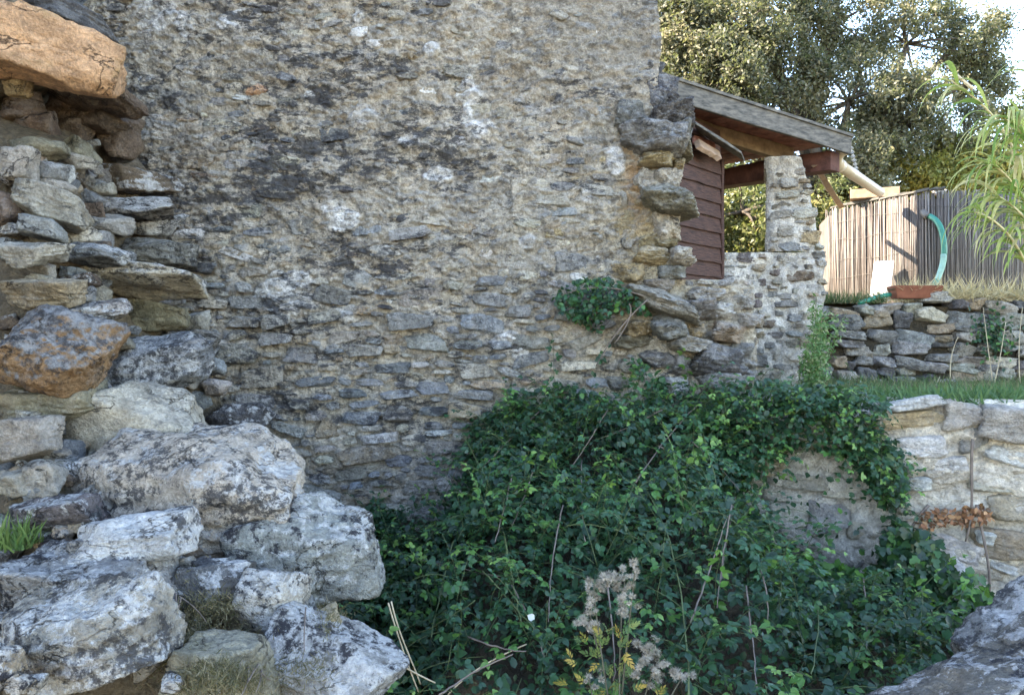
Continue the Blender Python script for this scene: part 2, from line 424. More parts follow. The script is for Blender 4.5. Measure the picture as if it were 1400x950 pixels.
sheet('upper_terrace', -40, 60, 7.25, 90, 160, 120, lambda x, y: ZU+.05*n3(x, y, .7, 8)+np.clip(y-14, 0, 99)*.05, M_earth, (.22, .18, .1))

# ================================================================== HOUSE WALL
house = thing('house_wall', (-2, 5.2, -.5), 'tall old rubble stone house wall with dark lichen and pale plaster patches', 'wall')
UX, NY = Vector((1, 0, 0)), Vector((0, -1, 0))
def upx(u): return u*200+700
def vpy(v): return 475-(v-EYE)*200
PL = [(255, 40, 17, 26), (395, 405, 42, 30), (660, 178, 26, 16), (495, 160, 20, 16), (590, 68, 10, 10), (490, 24, 9, 14), (210, 18, 34, 26), (800, 265, 10, 12), (460, 292, 26, 24), (640, 130, 20, 30), (330, 30, 26, 16), (560, 190, 16, 12), (720, 330, 14, 12), (310, 470, 22, 18), (600, 240, 18, 12), (840, 220, 14, 20), (470, 430, 16, 14), (700, 470, 26, 16), (620, 660, 24, 14)]
edge = lambda v: np.where(v > 2.06, 1.0, 1.66)
nu, nv = 640, 520
gu, gv = np.meshgrid(np.linspace(-3.7, 1.7, nu), np.linspace(-.4, 4.3, nv)); gu, gv = gu.ravel(), gv.ravel()
P3 = np.stack([gu, gv*1.5, gu*0], 1)
wb, ws, wi = worley(np.stack([gu*13+.5*vnoise(P3*9, 2), gv*26+.5*vnoise(P3*9, 3)], 1), 4)
wb2, ws2, wi2 = worley(np.stack([gu*31, gv*44], 1), 9)
low = np.clip((2.4-gv)/1.6, 0, 1)
hgt = .034*fbm(P3*3.1, 5, 11)+.034*fbm(P3*13, 5, 21, .62)+.045*np.clip(ws-wb, 0, .4)*(wi > .4)+.022*np.clip(ws2-wb2, 0, .4)*(wi2 > .4)
plast = np.zeros_like(gu)
nzp = fbm(P3*7, 4, 31)
for (a, b, c, d) in PL:
    e = ((upx(gu)-a)/c)**2+((vpy(gv)-b)/d)**2
    plast = np.maximum(plast, np.clip((1.15-e+nzp*1.6)*2.2, 0, 1))
hgt = hgt-.024*np.clip((vpy(gv)-330)/120, 0, 1)*(upx(gu) < 860)
hgt = hgt+plast*(.022+.01*nzp)
soft = np.clip((upx(gu)-640)/120, 0, 1)*np.clip((150-vpy(gv))/80, 0, 1)      # smoother brown render top right
hgt = hgt*(1-.35*soft)+soft*.012
mt = np.array((.45, .405, .335))[None]*np.ones((len(gu), 1))
yel = np.exp(-((upx(gu)-900)/60)**2-((vpy(gv)-310)/95)**2)
clay = np.exp(-((upx(gu)-868)/17)**2-((vpy(gv)-250)/60)**2)
warm = np.clip((upx(gu)-560)/300, 0, 1)*np.clip((vpy(gv)-120)/120, 0, 1)
def mixc(a, c, w): return a*(1-w[:, None])+np.array(c)[None]*w[:, None]
mt = mixc(mt, (.44, .405, .335), warm*.6); mt = mixc(mt, (.47, .385, .24), np.clip(yel*1.1, 0, 1)); mt = mixc(mt, (.40, .23, .10), np.clip(clay, 0, 1)*.8)
mt = mixc(mt, (.285, .255, .205), soft*.7); mt = mixc(mt, (.66, .65, .63), np.clip(plast*1.2, 0, 1))
small = (wi > .5)*np.clip((ws-wb)*5, 0, 1)
pc = np.array([PAL['cream'], PAL['beige'], PAL['grey'], PAL['blue'], PAL['tan']])[(wi*991 % 1*5).astype(int) % 5]
mt = mt*(1-.55*small[:, None])+pc*(.55*small[:, None])
mt *= (1+.28*fbm(P3*5, 4, 77))[:, None]
i = np.arange(nv-1)[:, None]*nu+np.arange(nu-1)[None]; F = np.stack([i, i+1, i+nu+1, i+nu], -1).reshape(-1, 4)
keep = gu[F].mean(1) < edge(gv[F].mean(1))+.015*np.sin(gv[F].mean(1)*9); F = F[keep]
add('mortar', npmesh('mortar', np.stack([gu, 5-hgt, gv], 1), F, M_mortar, True, tint=np.clip(mt, .01, .9)), house)
m = MB()
m.box((-5.2, 5.55, 2.6), (6.17, 0, 0), (0, .46, 0), (0, 0, 4.2)); m.box((.77, 6.3, 2.6), (.2, 0, 0), (0, .9, 0), (0, 0, 4.19))
m.box((1.2, 5.3, .6), (.45, 0, 0), (0, .22, 0), (0, 0, 1.44))
o = m.build('wall_core', M_mortar, house)
a_ = o.data.attributes.new('tint', 'FLOAT_COLOR', 'POINT')
for d_ in a_.data: d_.color = (.3, .27, .22, 1)
st = []
def feat(px, py, w, h, c, p=.03, rot=0., var=None, d=None):
    Y = 5.0; s = dict(u=(px-700)/200, v=EYE-(py-475)/200, w=w/200, h=h/200, d=d or max(.12, .7*h/200+.06), p=p, rot=R(rot), tint=col(c, .06))
    if var is not None: s['var'] = var
    st.append(s)
FE = [(502, 622, 84, 28, 'tan', .045, 8), (780, 357, 56, 36, 'grey', .045, 0), (526, 343, 52, 17, 'white', .03, 0), (448, 588, 34, 30, 'tan', .035, 5),
      (412, 486, 48, 26, 'grey', .035, 0), (537, 464, 30, 20, 'tan', .03, 8), (497, 425, 26, 14, 'ochre', .03, 0), (590, 530, 48, 18, 'blue', .035, 3),
      (592, 563, 44, 15, 'blue', .035, 2), (545, 566, 42, 24, 'grey', .035, -5), (520, 600, 56, 16, 'white', .03, 8), (600, 592, 40, 10, 'white', .03, 4),
      (375, 264, 46, 18, 'cream', .04, -6), (350, 123, 34, 16, 'orange', .025, 0), (430, 92, 40, 14, 'tan', .02, 0), (628, 100, 48, 22, 'cream', .03, -4),
      (632, 38, 34, 20, 'cream', .03, 0), (642, 50, 20, 12, 'cream', .03, 0), (668, 46, 18, 16, 'tan', .03, 0), (463, 238, 36, 18, 'cream', .03, 0),
      (448, 340, 30, 20, 'tan', .03, 0), (613, 333, 26, 16, 'cream', .03, 0), (672, 384, 46, 16, 'blue', .03, 0), (640, 310, 34, 16, 'tan', .03, -12),
      (290, 293, 34, 20, 'grey', .03, 0), (560, 75, 36, 16, 'ochre', .025, -8), (700, 200, 22, 10, 'cream', .03, 0), (660, 205, 24, 10, 'cream', .03, 0),
      (265, 222, 62, 18, 'tan', .03, -3), (300, 330, 30, 18, 'cream', .02, 0), (480, 648, 50, 18, 'beige', .03, 10), (545, 630, 40, 16, 'blue', .03, 6), (610, 612, 60, 20, 'beige', .03, 2),
      (740, 262, 20, 10, 'white', .02, 0), (710, 225, 16, 12, 'cream', .03, 0), (690, 155, 26, 22, 'cream', .03, 0), (747, 103, 20, 14, 'cream', .025, 0), (575, 668, 60, 26, 'beige', .035, 0), (590, 700, 70, 30, 'grey', .04, 0), (540, 700, 50, 24, 'cream', .03, 0)]
for f in FE: feat(*f)
# broken end of the wall: bulky yellowish stones left sticking out
BE = [(868, 160, 60, 40, 'grey', .10, 10), (905, 128, 50, 44, 'dark', .06, 0), (918, 158, 56, 30, 'dark', .20, 5), (893, 197, 84, 34, 'grey', .30, -4), (905, 218, 72, 22, 'yellow', .20, 0), (935, 176, 40, 26, 'grey', .16, 0),
      (886, 100, 50, 40, 'dark', .05, 0), (912, 248, 44, 30, 'cream', .10, 0), (916, 276, 74, 34, 'olive', .26, -3), (880, 246, 38, 30, 'cream', .07, 0), (862, 308, 40, 46, 'yellow', .06, 0), (913, 312, 38, 34, 'cream', .12, 0),
      (886, 330, 30, 24, 'yellow', .08, 0), (908, 333, 36, 11, 'yellow', .10, 0), (898, 351, 66, 22, 'yellow', .14, 0), (930, 352, 44, 22, 'cream', .20, 6), (858, 374, 44, 22, 'yellow', .12, 0), (884, 352, 24, 20, 'yellow', .08, 0),
      (918, 374, 46, 20, 'grey', .14, 6), (935, 200, 30, 24, 'olive', .12, 0), (850, 270, 24, 30, 'cream', .04, 0), (930, 225, 26, 18, 'yellow', .10, 0), (900, 392, 44, 18, 'beige', .12, 0),
      (870, 215, 30, 22, 'cream', .05, 0), (855, 330, 26, 22, 'beige', .05, 0), (878, 285, 30, 26, 'ochre', .05, 0), (840, 350, 26, 18, 'cream', .04, 0)]
st_main = st; st = []
for f in BE: f = (f[0], f[1], f[2]*1.08, f[3]*1.22)+f[4:]; feat(*f[:5], p=f[5], rot=f[6], d=.30+f[5])
# tumbled ledge below it
LE = [(905, 416, 112, 30, 'beige', .30, -18), (955, 425, 60, 34, 'grey', .22, 0), (912, 447, 52, 36, 'grey', .24, 8), (940, 452, 46, 24, 'ochre', .16, 0), (960, 404, 60, 24, 'beige', .16, 0), (995, 457, 50, 32, 'tan', .20, -10),
      (935, 470, 66, 26, 'beige', .22, -8), (985, 496, 100, 50, 'dark', .24, -6), (975, 521, 56, 30, 'grey', .30, 6), (1010, 522, 44, 22, 'beige', .22, 0), (870, 450, 46, 26, 'ochre', .18, 0), (860, 467, 60, 22, 'olive', .12, 0),
      (900, 490, 56, 26, 'grey', .10, 0), (860, 500, 40, 22, 'beige', .06, 0), (1015, 478, 60, 26, 'grey', .12, 0), (1025, 440, 40, 22, 'beige', .1, 0), (930, 500, 40, 30, 'grey', .14, 0), (880, 520, 36, 36, 'white', .06, 0), (850, 525, 40, 20, 'grey', .05, 0),
      (920, 530, 44, 30, 'white', .1, 0), (1020, 500, 40, 24, 'grey', .12, 0), (990, 425, 46, 24, 'white', .12, 0), (880, 405, 50, 18, 'cream', .16, -10), (1015, 415, 30, 20, 'beige', .1, 0), (900, 545, 60, 30, 'grey', .06, 0), (960, 550, 60, 30, 'grey', .08, 0), (1010, 550, 50, 30, 'grey', .1, 0)]
for f in LE: feat(*f[:5], p=f[5], rot=f[6], d=.25+f[5])
bulky, st = st, st_main
place_stones(house, bulky, (0, 5, 0), UX, NY, M_wallO, M_wallA, 300, kind='bulky', subO=5, nvar=12, kw=dict(planes=10, rough=.17, squash=.64, sharp=24., cut=(-.04, .3), strata=.14))
taken = [(s['u'], s['v'], s['w']*.5, s['h']*.5) for s in st+bulky]+[((a-700)/200, EYE-(b-475)/200, c/200*.8, d/200*.8) for (a, b, c, d) in PL[:6]]
def okw(u, v, w):
    if u > float(edge(v))-.04-.0*w or (v > 3.2 and u > .93): return 0
    px, py = upx(u), vpy(v); up = np.clip((330-py)/230, 0, 1)
    if w > .36-.18*up: return 0
    if px > 640 and py < 130 and rng.random() < .75: return 0
    if rng.random() < .25*up: return 0
    for (a, b, c, d) in taken:
        if abs(u-a) < c+w*.35 and abs(v-b) < d+w*.14: return 0
    return 1
for (u, v, w, h) in dart(-3.5, 1.62, -.2, 4.15, [(.24, .38, .25, .5, 500), (.2, .3, .22, .45, 1500), (.13, .24, .22, .5, 4200), (.08, .14, .25, .65, 7000), (.045, .085, .3, .8, 6500)], okw, 5, gap=.94):
    px, py = upx(u), vpy(v)
    if yel_ := (math.exp(-((px-895)/75)**2-((py-310)/100)**2) > rng.random()*.8): t = pick(['yellow', 'cream', 'beige'], [4, 4, 2])
    elif py > 430: t = pick(['beige', 'grey', 'blue', 'cream', 'tan', 'white'], [4, 4, 3, 1.2, 1.2, .3])
    else: t = pick(['beige', 'grey', 'cream', 'tan', 'white', 'blue', 'dark'], [4, 2.5, 3, 1, .7, 1.2, 1])
    st.append(dict(u=u, v=v, w=w*1.02, h=h*1.04, d=max(.06, h*1.1), p=.004+.034*abs(rng.normal())*(.5+.5*(py > 380))+.05*h*(py > 380)+.012*(w > .12)-.014*(py < 300), rot=rng.normal()*.13, tint=np.minimum(t*1.15, .8)))
place_stones(house, st, (0, 5, 0), UX, NY, M_wallO, M_wallA, 300-len(bulky), subO=4)

# ================================================================== PIER AND PARAPET
pier = thing('stone_pier', (2.2, 6.1, ZT-.3), 'white mortared rubble pier with low parapet carrying the shed roof', 'pier')
def pier_w(v):   # left and right faces of the pier at height v
    py = 475-(v-EYE)/5.9*1000
    l = np.where(py < 345, 1050-(py < 230)*2, 982); r = np.interp(py, [205, 225, 300, 330, 400, 430, 520, 560], [1097, 1101, 1117, 1127, 1132, 1124, 1114, 1112])
    return (l-700)/1000*5.9, (r-700)/1000*5.9
nu, nv = 130, 230
gv, gt = np.meshgrid(np.linspace(.95, 3.14, nv), np.linspace(0, 1, nu), indexing='ij'); gv, gt = gv.ravel(), gt.ravel()
l_, r_ = pier_w(gv); jag = .03*fbm(np.stack([gv*6, gv*0, gv*0], 1), 4, 3); gu = l_+jag*.3+(r_+jag-l_-jag*.3)*gt
P3 = np.stack([gu, gv, gu*0], 1)
bulge = np.minimum(gt, 1-gt)*(r_-l_); rnd_ = .05*np.clip(1-bulge/.05, 0, 1)**2
hg = .03*fbm(P3*5, 5, 41)+.035*fbm(P3*15, 5, 45, .6)-rnd_
i = np.arange(nv-1)[:, None]*nu+np.arange(nu-1)[None]; F = np.stack([i, i+1, i+nu+1, i+nu], -1).reshape(-1, 4)
tl = np.array((.50, .475, .43))[None]*(1+.45*fbm(P3*6, 4, 12))[:, None]
tl = mixc(tl, (.44, .37, .27), np.clip((gv-2.75)/.2, 0, .45))
Vf = np.stack([gu, 5.9-hg, gv], 1); Vb = Vf+np.array([.17, .5, 0])
F = F[(np.abs(np.diff(gu[F][:, [0, 3]], axis=1))[:, 0] < .12)]
sideL = np.arange(nv)*nu; sideR = sideL+nu-1; n0 = len(Vf)
Fs = np.concatenate([np.stack([s_[:-1], s_[1:], s_[1:]+n0, s_[:-1]+n0], -1) for s_ in (sideL, sideR)])
top = np.arange(nu-1)+(nv-1)*nu; Fs = np.concatenate([Fs, np.stack([top, top+1, top+1+n0, top+n0], -1)])
pt = int((2.37-.95)/(3.14-.95)*(nv-1))*nu+np.arange(nu-1); pt = pt[gu[pt] < 2.08]; Fs = np.concatenate([Fs, np.stack([pt, pt+1, pt+1+n0, pt+n0], -1)])
add('mortar', npmesh('mortar', np.vstack([Vf, Vb]), np.vstack([F, Fs]), M_lime, True, tint=np.vstack([tl, tl]).clip(.02, .8)), pier)
ps = []
def pxs(px, py, w, h, c, p=.03, rot=0, Y=5.9, L=None, d=.2): L.append(dict(u=(px-700)/1000*Y, v=EYE-(py-475)/1000*Y, w=w/1000*Y, h=h/1000*Y, d=d, p=p, rot=R(rot), tint=col(c, .08)))
for f in [(1092, 378, 46, 20, 'brown', .04, 3), (1072, 316, 28, 18, 'beige', .03), (1108, 325, 28, 18, 'yellow', .05), (1120, 338, 14, 9, 'cream', .05), (1120, 349, 22, 10, 'grey', .04), (1022, 352, 34, 16, 'purple', .03), (1002, 368, 40, 11, 'grey', .03), (1036, 366, 24, 12, 'tan', .03),
          (1003, 380, 36, 12, 'grey', .03), (1026, 382, 20, 14, 'grey', .03), (1041, 387, 14, 14, 'purple', .03), (1014, 403, 18, 10, 'brown', .03), (1035, 404, 12, 8, 'purple', .03), (1000, 413, 18, 10, 'grey', .03), (1054, 402, 20, 9, 'grey', .03), (1072, 405, 22, 9, 'grey', .03),
          (1080, 416, 48, 12, 'grey', .04), (1016, 427, 40, 14, 'beige', .04), (1050, 443, 24, 12, 'brown', .03), (1016, 442, 16, 12, 'dark', .03), (1060, 458, 24, 10, 'grey', .03), (1086, 435, 20, 12, 'grey', .03), (1085, 457, 26, 10, 'grey', .03), (1075, 470, 36, 12, 'beige', .03), (1050, 472, 16, 10, 'grey', .03),
          (1070, 502, 30, 10, 'grey', .03), (1090, 490, 30, 12, 'cream', .03), (1066, 487, 20, 12, 'beige', .03)]: pxs(*f, L=ps)
tk = [(s['u'], s['v'], s['w']*.5, s['h']*.5) for s in ps]
def okp(u, v, w):
    l, r = pier_w(v)
    if v > 3.02 or u-w*.4 < float(l) or u+w*.35 > float(r): return 0
    for (a, b, c, d) in tk:
        if abs(u-a) < c+w*.4 and abs(v-b) < d+w*.2: return 0
    return 1
for (u, v, w, h) in dart(1.6, 2.6, .95, 3.1, [(.14, .24, .35, .55, 400), (.07, .14, .35, .75, 1600), (.04, .08, .4, .8, 1200)], okp, 15):
    ps.append(dict(u=u, v=v, w=w, h=h, d=.14, p=.02+.03*rng.random(), rot=rng.normal()*.12, tint=pick(['beige', 'grey', 'tan', 'cream', 'purple'], [4, 2, 1, 3, .5])))
place_stones(pier, ps, (0, 5.9, 0), UX, NY, M_pierO, M_pierA, 300)

# ================================================================== DRY STONE TERRACE WALL
dry = thing('dry_stone_wall', (4.2, 7.0, ZT), 'low dry stone terrace wall of dark flat stones under the reed screen', 'wall')
dst = []
for (u, v, w, h) in coursed(2.86, 5.6, ZT-.06, 2.03, .085, .17, .11, .32, 8, .06):
    dst.append(dict(u=u, v=v+.012*rng.normal()+.03*math.sin(u*3.1+1), w=w*1.07, h=h*rng.uniform(1.05, 1.25), d=.3, p=.03+.06*rng.random(), rot=rng.normal()*.10, twist=rng.normal()*.12, tint=1.15*pick(['grey', 'beige', 'dark', 'tan', 'purple', 'cream'], [4, 4, 1.2, 1.8, .5, .9])))
place_stones(dry, dst, (0, 7, 0), UX, NY, M_dryO, M_dryA, 300, kind='dry', subO=4, kw=dict(planes=9, rough=.15, flat=True, squash=.66, sharp=30., cut=(-.02, .3), strata=.08))
m = MB(); m.box((6.2, 7.3, 1.62), (3.4, 0, 0), (0, .24, 0), (0, 0, .37)); o = m.build('earth_fill', M_earth, dry)
a_ = o.data.attributes.new('tint', 'FLOAT_COLOR', 'POINT')
for d_ in a_.data: d_.color = (.05, .042, .03, 1)

# ================================================================== LOW RETAINING WALL ON THE RIGHT
ret = thing('retaining_wall', (2.2, 4.4, 0), 'pale rough retaining wall with eroded stones half covered by ivy', 'wall')
RA, RB = Vector((1.42, 4.62, 0)), Vector((3.4, 3.95, 0)); RU = (RB-RA).normalized(); RN = Vector((RU.y, -RU.x, 0))
def ret_uv(px, py):
    k = (px-700)/1000; t = (RA.x-k*RA.y)/(k*RU.y-RU.x); Y = RA.y+RU.y*t
    return t, EYE-(py-475)/1000*Y, Y
nu, nv = 240, 190
gu, gv = np.meshgrid(np.linspace(0, 2.1, nu), np.linspace(-.5, 1.3, nv)); gu, gv = gu.ravel(), gv.ravel()
P3 = np.stack([gu, gv*1.8, gu*0], 1)
wb, ws, wi = worley(np.stack([gu*6+.35*vnoise(P3*6, 2), gv*12+.35*vnoise(P3*6, 3)], 1), 14)
hg = .06*fbm(P3*2.4, 5, 61)+.06*fbm(P3*8, 6, 65, .6)+.05*np.clip(ws-wb, 0, .35)-.12*np.clip((gv-1.12)/.18, 0, 1)**2
i = np.arange(nv-1)[:, None]*nu+np.arange(nu-1)[None]; F = np.stack([i, i+1, i+nu+1, i+nu], -1).reshape(-1, 4)
rt = np.array((.56, .51, .43))[None]*(1+.35*fbm(P3*4, 4, 32))[:, None]
rt = mixc(rt, (.44, .42, .38), np.clip((.95-gu)/.25, 0, 1)*.9)
b3 = np.array(RA)[None]+gu[:, None]*np.array(RU)+(hg+.02)[:, None]*np.array(RN); b3[:, 2] = gv
add('mortar', npmesh('mortar', b3, F, M_lime, True, tint=rt.clip(.02, .8)), ret)
rs = []
def rp(px, py, w, h, c, p=.05, rot=0, d=.25):
    u, v, Y = ret_uv(px, py); rs.append(dict(u=u, v=v, w=w/1000*Y, h=h/1000*Y, d=d, p=p*rng.uniform(.6, 1.3), rot=R(rot+rng.normal()*6), tint=1.12*col(c, .08)))
for f in [(1240, 572, 92, 26, 'yellow', .09, 4), (1385, 578, 96, 52, 'beige', .12, -4), (1245, 551, 80, 16, 'white', .09), (1318, 570, 50, 46, 'cream', .07), (1262, 610, 80, 34, 'white', .07, -8), (1300, 635, 60, 26, 'white', .06), (1385, 625, 70, 26, 'white', .08, -6), (1365, 660, 90, 24, 'cream', .07), (1290, 650, 60, 24, 'cream', .05),
          (1250, 660, 50, 20, 'white', .06), (1245, 692, 36, 22, 'cream', .07), (1390, 690, 84, 40, 'tan', .12, 3), (1300, 695, 40, 22, 'white', .05), (1370, 742, 100, 46, 'tan', .13, -8), (1300, 745, 80, 30, 'white', .09, -12), (1290, 775, 60, 40, 'white', .08, -20), (1370, 772, 44, 14, 'white', .08, -14), (1340, 730, 24, 18, 'white', .14), (1330, 600, 40, 40, 'grey', .05),
          (1075, 700, 56, 40, 'beige', .08), (1135, 708, 60, 50, 'grey', .09, -8), (1180, 722, 44, 34, 'cream', .09), (1090, 655, 80, 26, 'beige', .07), (1150, 670, 60, 20, 'cream', .07), (1060, 672, 40, 24, 'beige', .06), (1110, 745, 120, 26, 'beige', .09, -16), (1150, 765, 60, 24, 'grey', .06, -20), (1165, 640, 50, 30, 'beige', .05), (1215, 605, 40, 30, 'cream', .05), (1065, 640, 40, 26, 'tan', .05),
          (1080, 840, 60, 40, 'grey', .05), (1125, 820, 50, 40, 'grey', .06), (1215, 775, 40, 24, 'grey', .06), (1290, 805, 40, 24, 'cream', .09), (1235, 640, 30, 18, 'cream', .05), (1200, 570, 40, 22, 'cream', .06), (1180, 600, 50, 24, 'beige', .06), (1130, 600, 60, 30, 'tan', .05), (1240, 745, 60, 26, 'white', .05)]: rp(*f)
place_stones(ret, rs, RA, RU, RN, M_pierO, M_pierA, 300, kind='eroded', kw=dict(planes=8, rough=.13, flat=True, squash=.7, strata=.16), subO=4, nvar=14)
m = MB(); c_ = (RA+RB)/2-RN*.20; m.box((c_.x, c_.y, .35), RU*1.1, RN*.16, (0, 0, .86)); o = m.build('wall_core', M_earth, ret)
a_ = o.data.attributes.new('tint', 'FLOAT_COLOR', 'POINT')
for d_ in a_.data: d_.color = (.1, .085, .06, 1)
# ================================================================== LEFT: RUINED WALL STUB AND TUMBLED BOULDERS
# depth of the broken wall face, from a few measured spots: (px, py, distance)
DEP = np.array([(0, 60, 3.55), (160, 60, 4.3), (0, 200, 3.5), (200, 200, 4.75), (0, 330, 3.3), (240, 330, 4.85), (0, 430, 3.1), (250, 450, 4.7), (60, 480, 2.95), (195, 500, 3.75), (300, 570, 4.3),
                (30, 600, 2.9), (168, 580, 3.3), (250, 680, 2.95), (400, 640, 3.6), (60, 700, 2.6), (410, 755, 2.85), (120, 780, 2.3), (115, 870, 2.0), (285, 805, 2.4), (368, 835, 2.45), (440, 920, 2.3), (0, 950, 1.7), (300, 950, 1.95), (540, 900, 2.9)], float)
def dep(px, py):
    d2 = ((np.asarray(px)[..., None]-DEP[:, 0])**2+(np.asarray(py)[..., None]-DEP[:, 1])**2)+900
    w = 1/d2**1.5; return (w*DEP[:, 2]).sum(-1)/w.sum(-1)
stub = thing('ruined_wall', (-2.2, 4.0, 0), 'collapsing dry rubble wall stub with an orange block overhanging a recess', 'wall')
nx, ny = 120, 170
gx, gy = np.meshgrid(np.linspace(-260, 500, nx), np.linspace(-160, 1250, ny)); gx, gy = gx.ravel(), gy.ravel()
lim = np.interp(gy, [-160, 30, 110, 170, 250, 400, 500, 590, 660, 760, 860, 960, 1250], [60, 90, 130, 150, 215, 235, 270, 330, 390, 440, 440, 470, 520])
gxx = np.minimum(gx, lim); over = np.clip(gx-lim, 0, None)
D = dep(gxx, gy)+.20+over*.012
nic = np.exp(-((gxx-60)/85)**2-((gy-150)/32)**2); D = D+.6*nic
D = D+.07*fbm(np.stack([gx/60, gy/40, gx*0], 1), 5, 3)+.03*fbm(np.stack([gx/14, gy/10, gx*0], 1), 4, 8)
V = np.stack([(gxx-700)/1000*D, D, EYE-(gy-475)/1000*D], 1)
i = np.arange(ny-1)[:, None]*nx+np.arange(nx-1)[None]; F = np.stack([i, i+nx, i+nx+1, i+1], -1).reshape(-1, 4)
ct = np.array((.17, .14, .10))[None]*(1+.5*fbm(V*6, 4, 5))[:, None]
add('earth_fill', npmesh('earth_fill', V, F, M_earth, True, tint=ct.clip(.02, .5)), stub)
m = MB(); m.box((-4.7, 2.7, 3.0), (1.35, 0, 0), (0, 2.25, 0), (0, 0, 4.6)); o = m.build('wall_core', M_mortar, stub)  # unseen tall block added left of view to keep sun off wall and pit
a_ = o.data.attributes.new('tint', 'FLOAT_COLOR', 'POINT')
for d_ in a_.data: d_.color = (.3, .27, .22, 1)
RM = {'d': M_spot, 'o': M_peach, 'l': M_rockO, 'p': M_rockP, 'c': M_crust}
def mkrock(name, px, py, w, h, c, mat, seed, rot=0, tilt=0, yaw=0, depth=.8, dy=0., sub=5, strata=.12, planes=12, rough=.10, parent=None, squash=.60, sharp=44):
    Y = float(dep(px, py))+dy; s = Y/1000; hw, hh = w*s/2, h*s/2; hd = max(hw, hh)*depth if w < 2.2*h else hw*depth
    v, F = rock_verts(seed, sub, planes=planes, rough=rough, cut=(-.06, .30), dims=(hw, hd, hh), strata=strata, squash=squash, sharp=sharp)
    c0 = at(px, py, Y)+Vector((0, hd*.45, 0))
    Rm = np.array((Matrix.Rotation(R(yaw), 3, 'Z') @ Matrix.Rotation(R(-rot), 3, 'Y') @ Matrix.Rotation(R(tilt), 3, 'X')))
    o = add(name, npmesh(name, v@Rm.T, F, RM[mat]), parent, c0)
    o.color = (*col(c, .05), 1)
    return o
# pieces of the stub: px, py, w, h, colour, material, rot (positive = right end up), depth shift
ST = [(66, 8, 125, 46, 'dark', 'p', -8, -.12), (56, 58, 186, 104, 'orange', 'o', -7, -.15), (138, 104, 62, 64, 'tan', 'p', 0, -.08), (20, 118, 36, 28, 'ochre', 'p', 0, .02), (100, 120, 130, 26, 'brown', 'p', -4, .1),
      (27, 145, 56, 46, 'brown', 'p', 0, .5), (75, 152, 46, 50, 'brown', 'p', 0, .55), (124, 158, 96, 40, 'brown', 'p', -4, .2), (88, 180, 56, 32, 'brown', 'p', 0, .5), (50, 170, 50, 34, 'brown', 'p', 8, .5), (157, 194, 62, 48, 'brown', 'p', 0, -.02),
      (40, 200, 80, 34, 'olive', 'p', 0, .1), (100, 203, 60, 34, 'olive', 'p', 0, .1), (18, 226, 56, 52, 'beige', 'p', 0, -.03), (60, 233, 44, 32, 'grey', 'p', 0, 0), (82, 238, 30, 27, 'white', 'p', 0, -.04), (98, 217, 48, 22, 'beige', 'p', -15, 0),
      (160, 246, 124, 46, 'brown', 'l', 0, -.02), (70, 258, 60, 26, 'beige', 'p', -8, 0), (60, 282, 104, 46, 'beige', 'p', -16, -.06), (5, 290, 46, 56, 'brown', 'p', 0, .05), (167, 281, 142, 28, 'grey', 'l', 2, -.06),
      (138, 306, 64, 34, 'beige', 'p', 0, 0), (205, 306, 76, 30, 'white', 'l', 0, 0), (48, 309, 62, 30, 'grey', 'p', -10, -.05), (100, 318, 50, 31, 'cream', 'p', -5, -.03), (35, 343, 90, 38, 'beige', 'p', 0, -.1),
      (105, 346, 104, 30, 'blue', 'l', -3, -.05), (190, 344, 120, 42, 'grey', 'l', -4, 0), (160, 379, 202, 40, 'cream', 'l', -3, -.2), (45, 401, 110, 44, 'tan', 'p', 0, -.05), (105, 404, 36, 24, 'grey', 'p', 0, -.05),
      (120, 428, 98, 36, 'beige', 'l', 8, -.15), (200, 426, 100, 54, 'olive', 'p', 0, 0), (150, 466, 60, 28, 'olive', 'p', 5, .05), (232, 345, 40, 36, 'beige', 'p', 0, -.03), (60, 555, 130, 56, 'olive', 'p', 0, .1), (20, 660, 60, 34, 'beige', 'p', 0, .0),
      (58, 520, 90, 40, 'olive', 'p', 0, .15), (240, 470, 50, 30, 'grey', 'p', 0, .05), (265, 440, 36, 30, 'beige', 'p', 0, .05), (280, 465, 40, 26, 'grey', 'p', 0, .05), (285, 500, 40, 24, 'blue', 'p', 0, .05), (290, 530, 40, 26, 'beige', 'p', 0, .08), (340, 610, 50, 30, 'beige', 'p', 0, .4)]
for k, (px, py, w, h, c, mt_, rot, dy) in enumerate(ST):
    mkrock('overhanging_block' if k == 1 else 'stone', px, py, w, h, c, mt_, 300+k*7, rot=rot, dy=dy, sub=5 if w*h > 3000 else 4, depth=.9, strata=.14 if k != 1 else .05, squash=.68 if k != 1 else .84, planes=11 if k != 1 else 6, tilt=rng.normal()*9, parent=stub,
           yaw=rng.normal()*14, rough=.09)
g = np.random.default_rng(4)
for k in range(210):      # chinking stones between the large ones
    py = g.uniform(190, 760); px = g.uniform(-10, np.interp(py, [190, 400, 640, 760], [190, 240, 330, 400]))
    w = g.uniform(16, 48)
    mkrock('stone', px, py, w, w*g.uniform(.4, .8), ['beige', 'grey', 'beige', 'brown', 'tan', 'blue'][k % 6], 'pl'[k % 3 == 0], 900+k % 60, rot=g.normal()*18, dy=.09+.05*g.random() if not (125 < py < 195) else .5, sub=4, parent=stub, strata=.05, sharp=40, planes=9)
for k in range(70):
    py = g.uniform(640, 950); px = g.uniform(-10, np.interp(py, [640, 760, 860, 950], [380, 400, 440, 480])); w = g.uniform(24, 60)
    mkrock('stone', px, py, w, w*g.uniform(.5, .85), ['grey', 'beige', 'dark', 'tan'][k % 4], 'ld'[k % 2], 1200+k, rot=g.normal()*20, dy=.06+.05*g.random(), sub=4, parent=stub, strata=.05, sharp=40, planes=9)
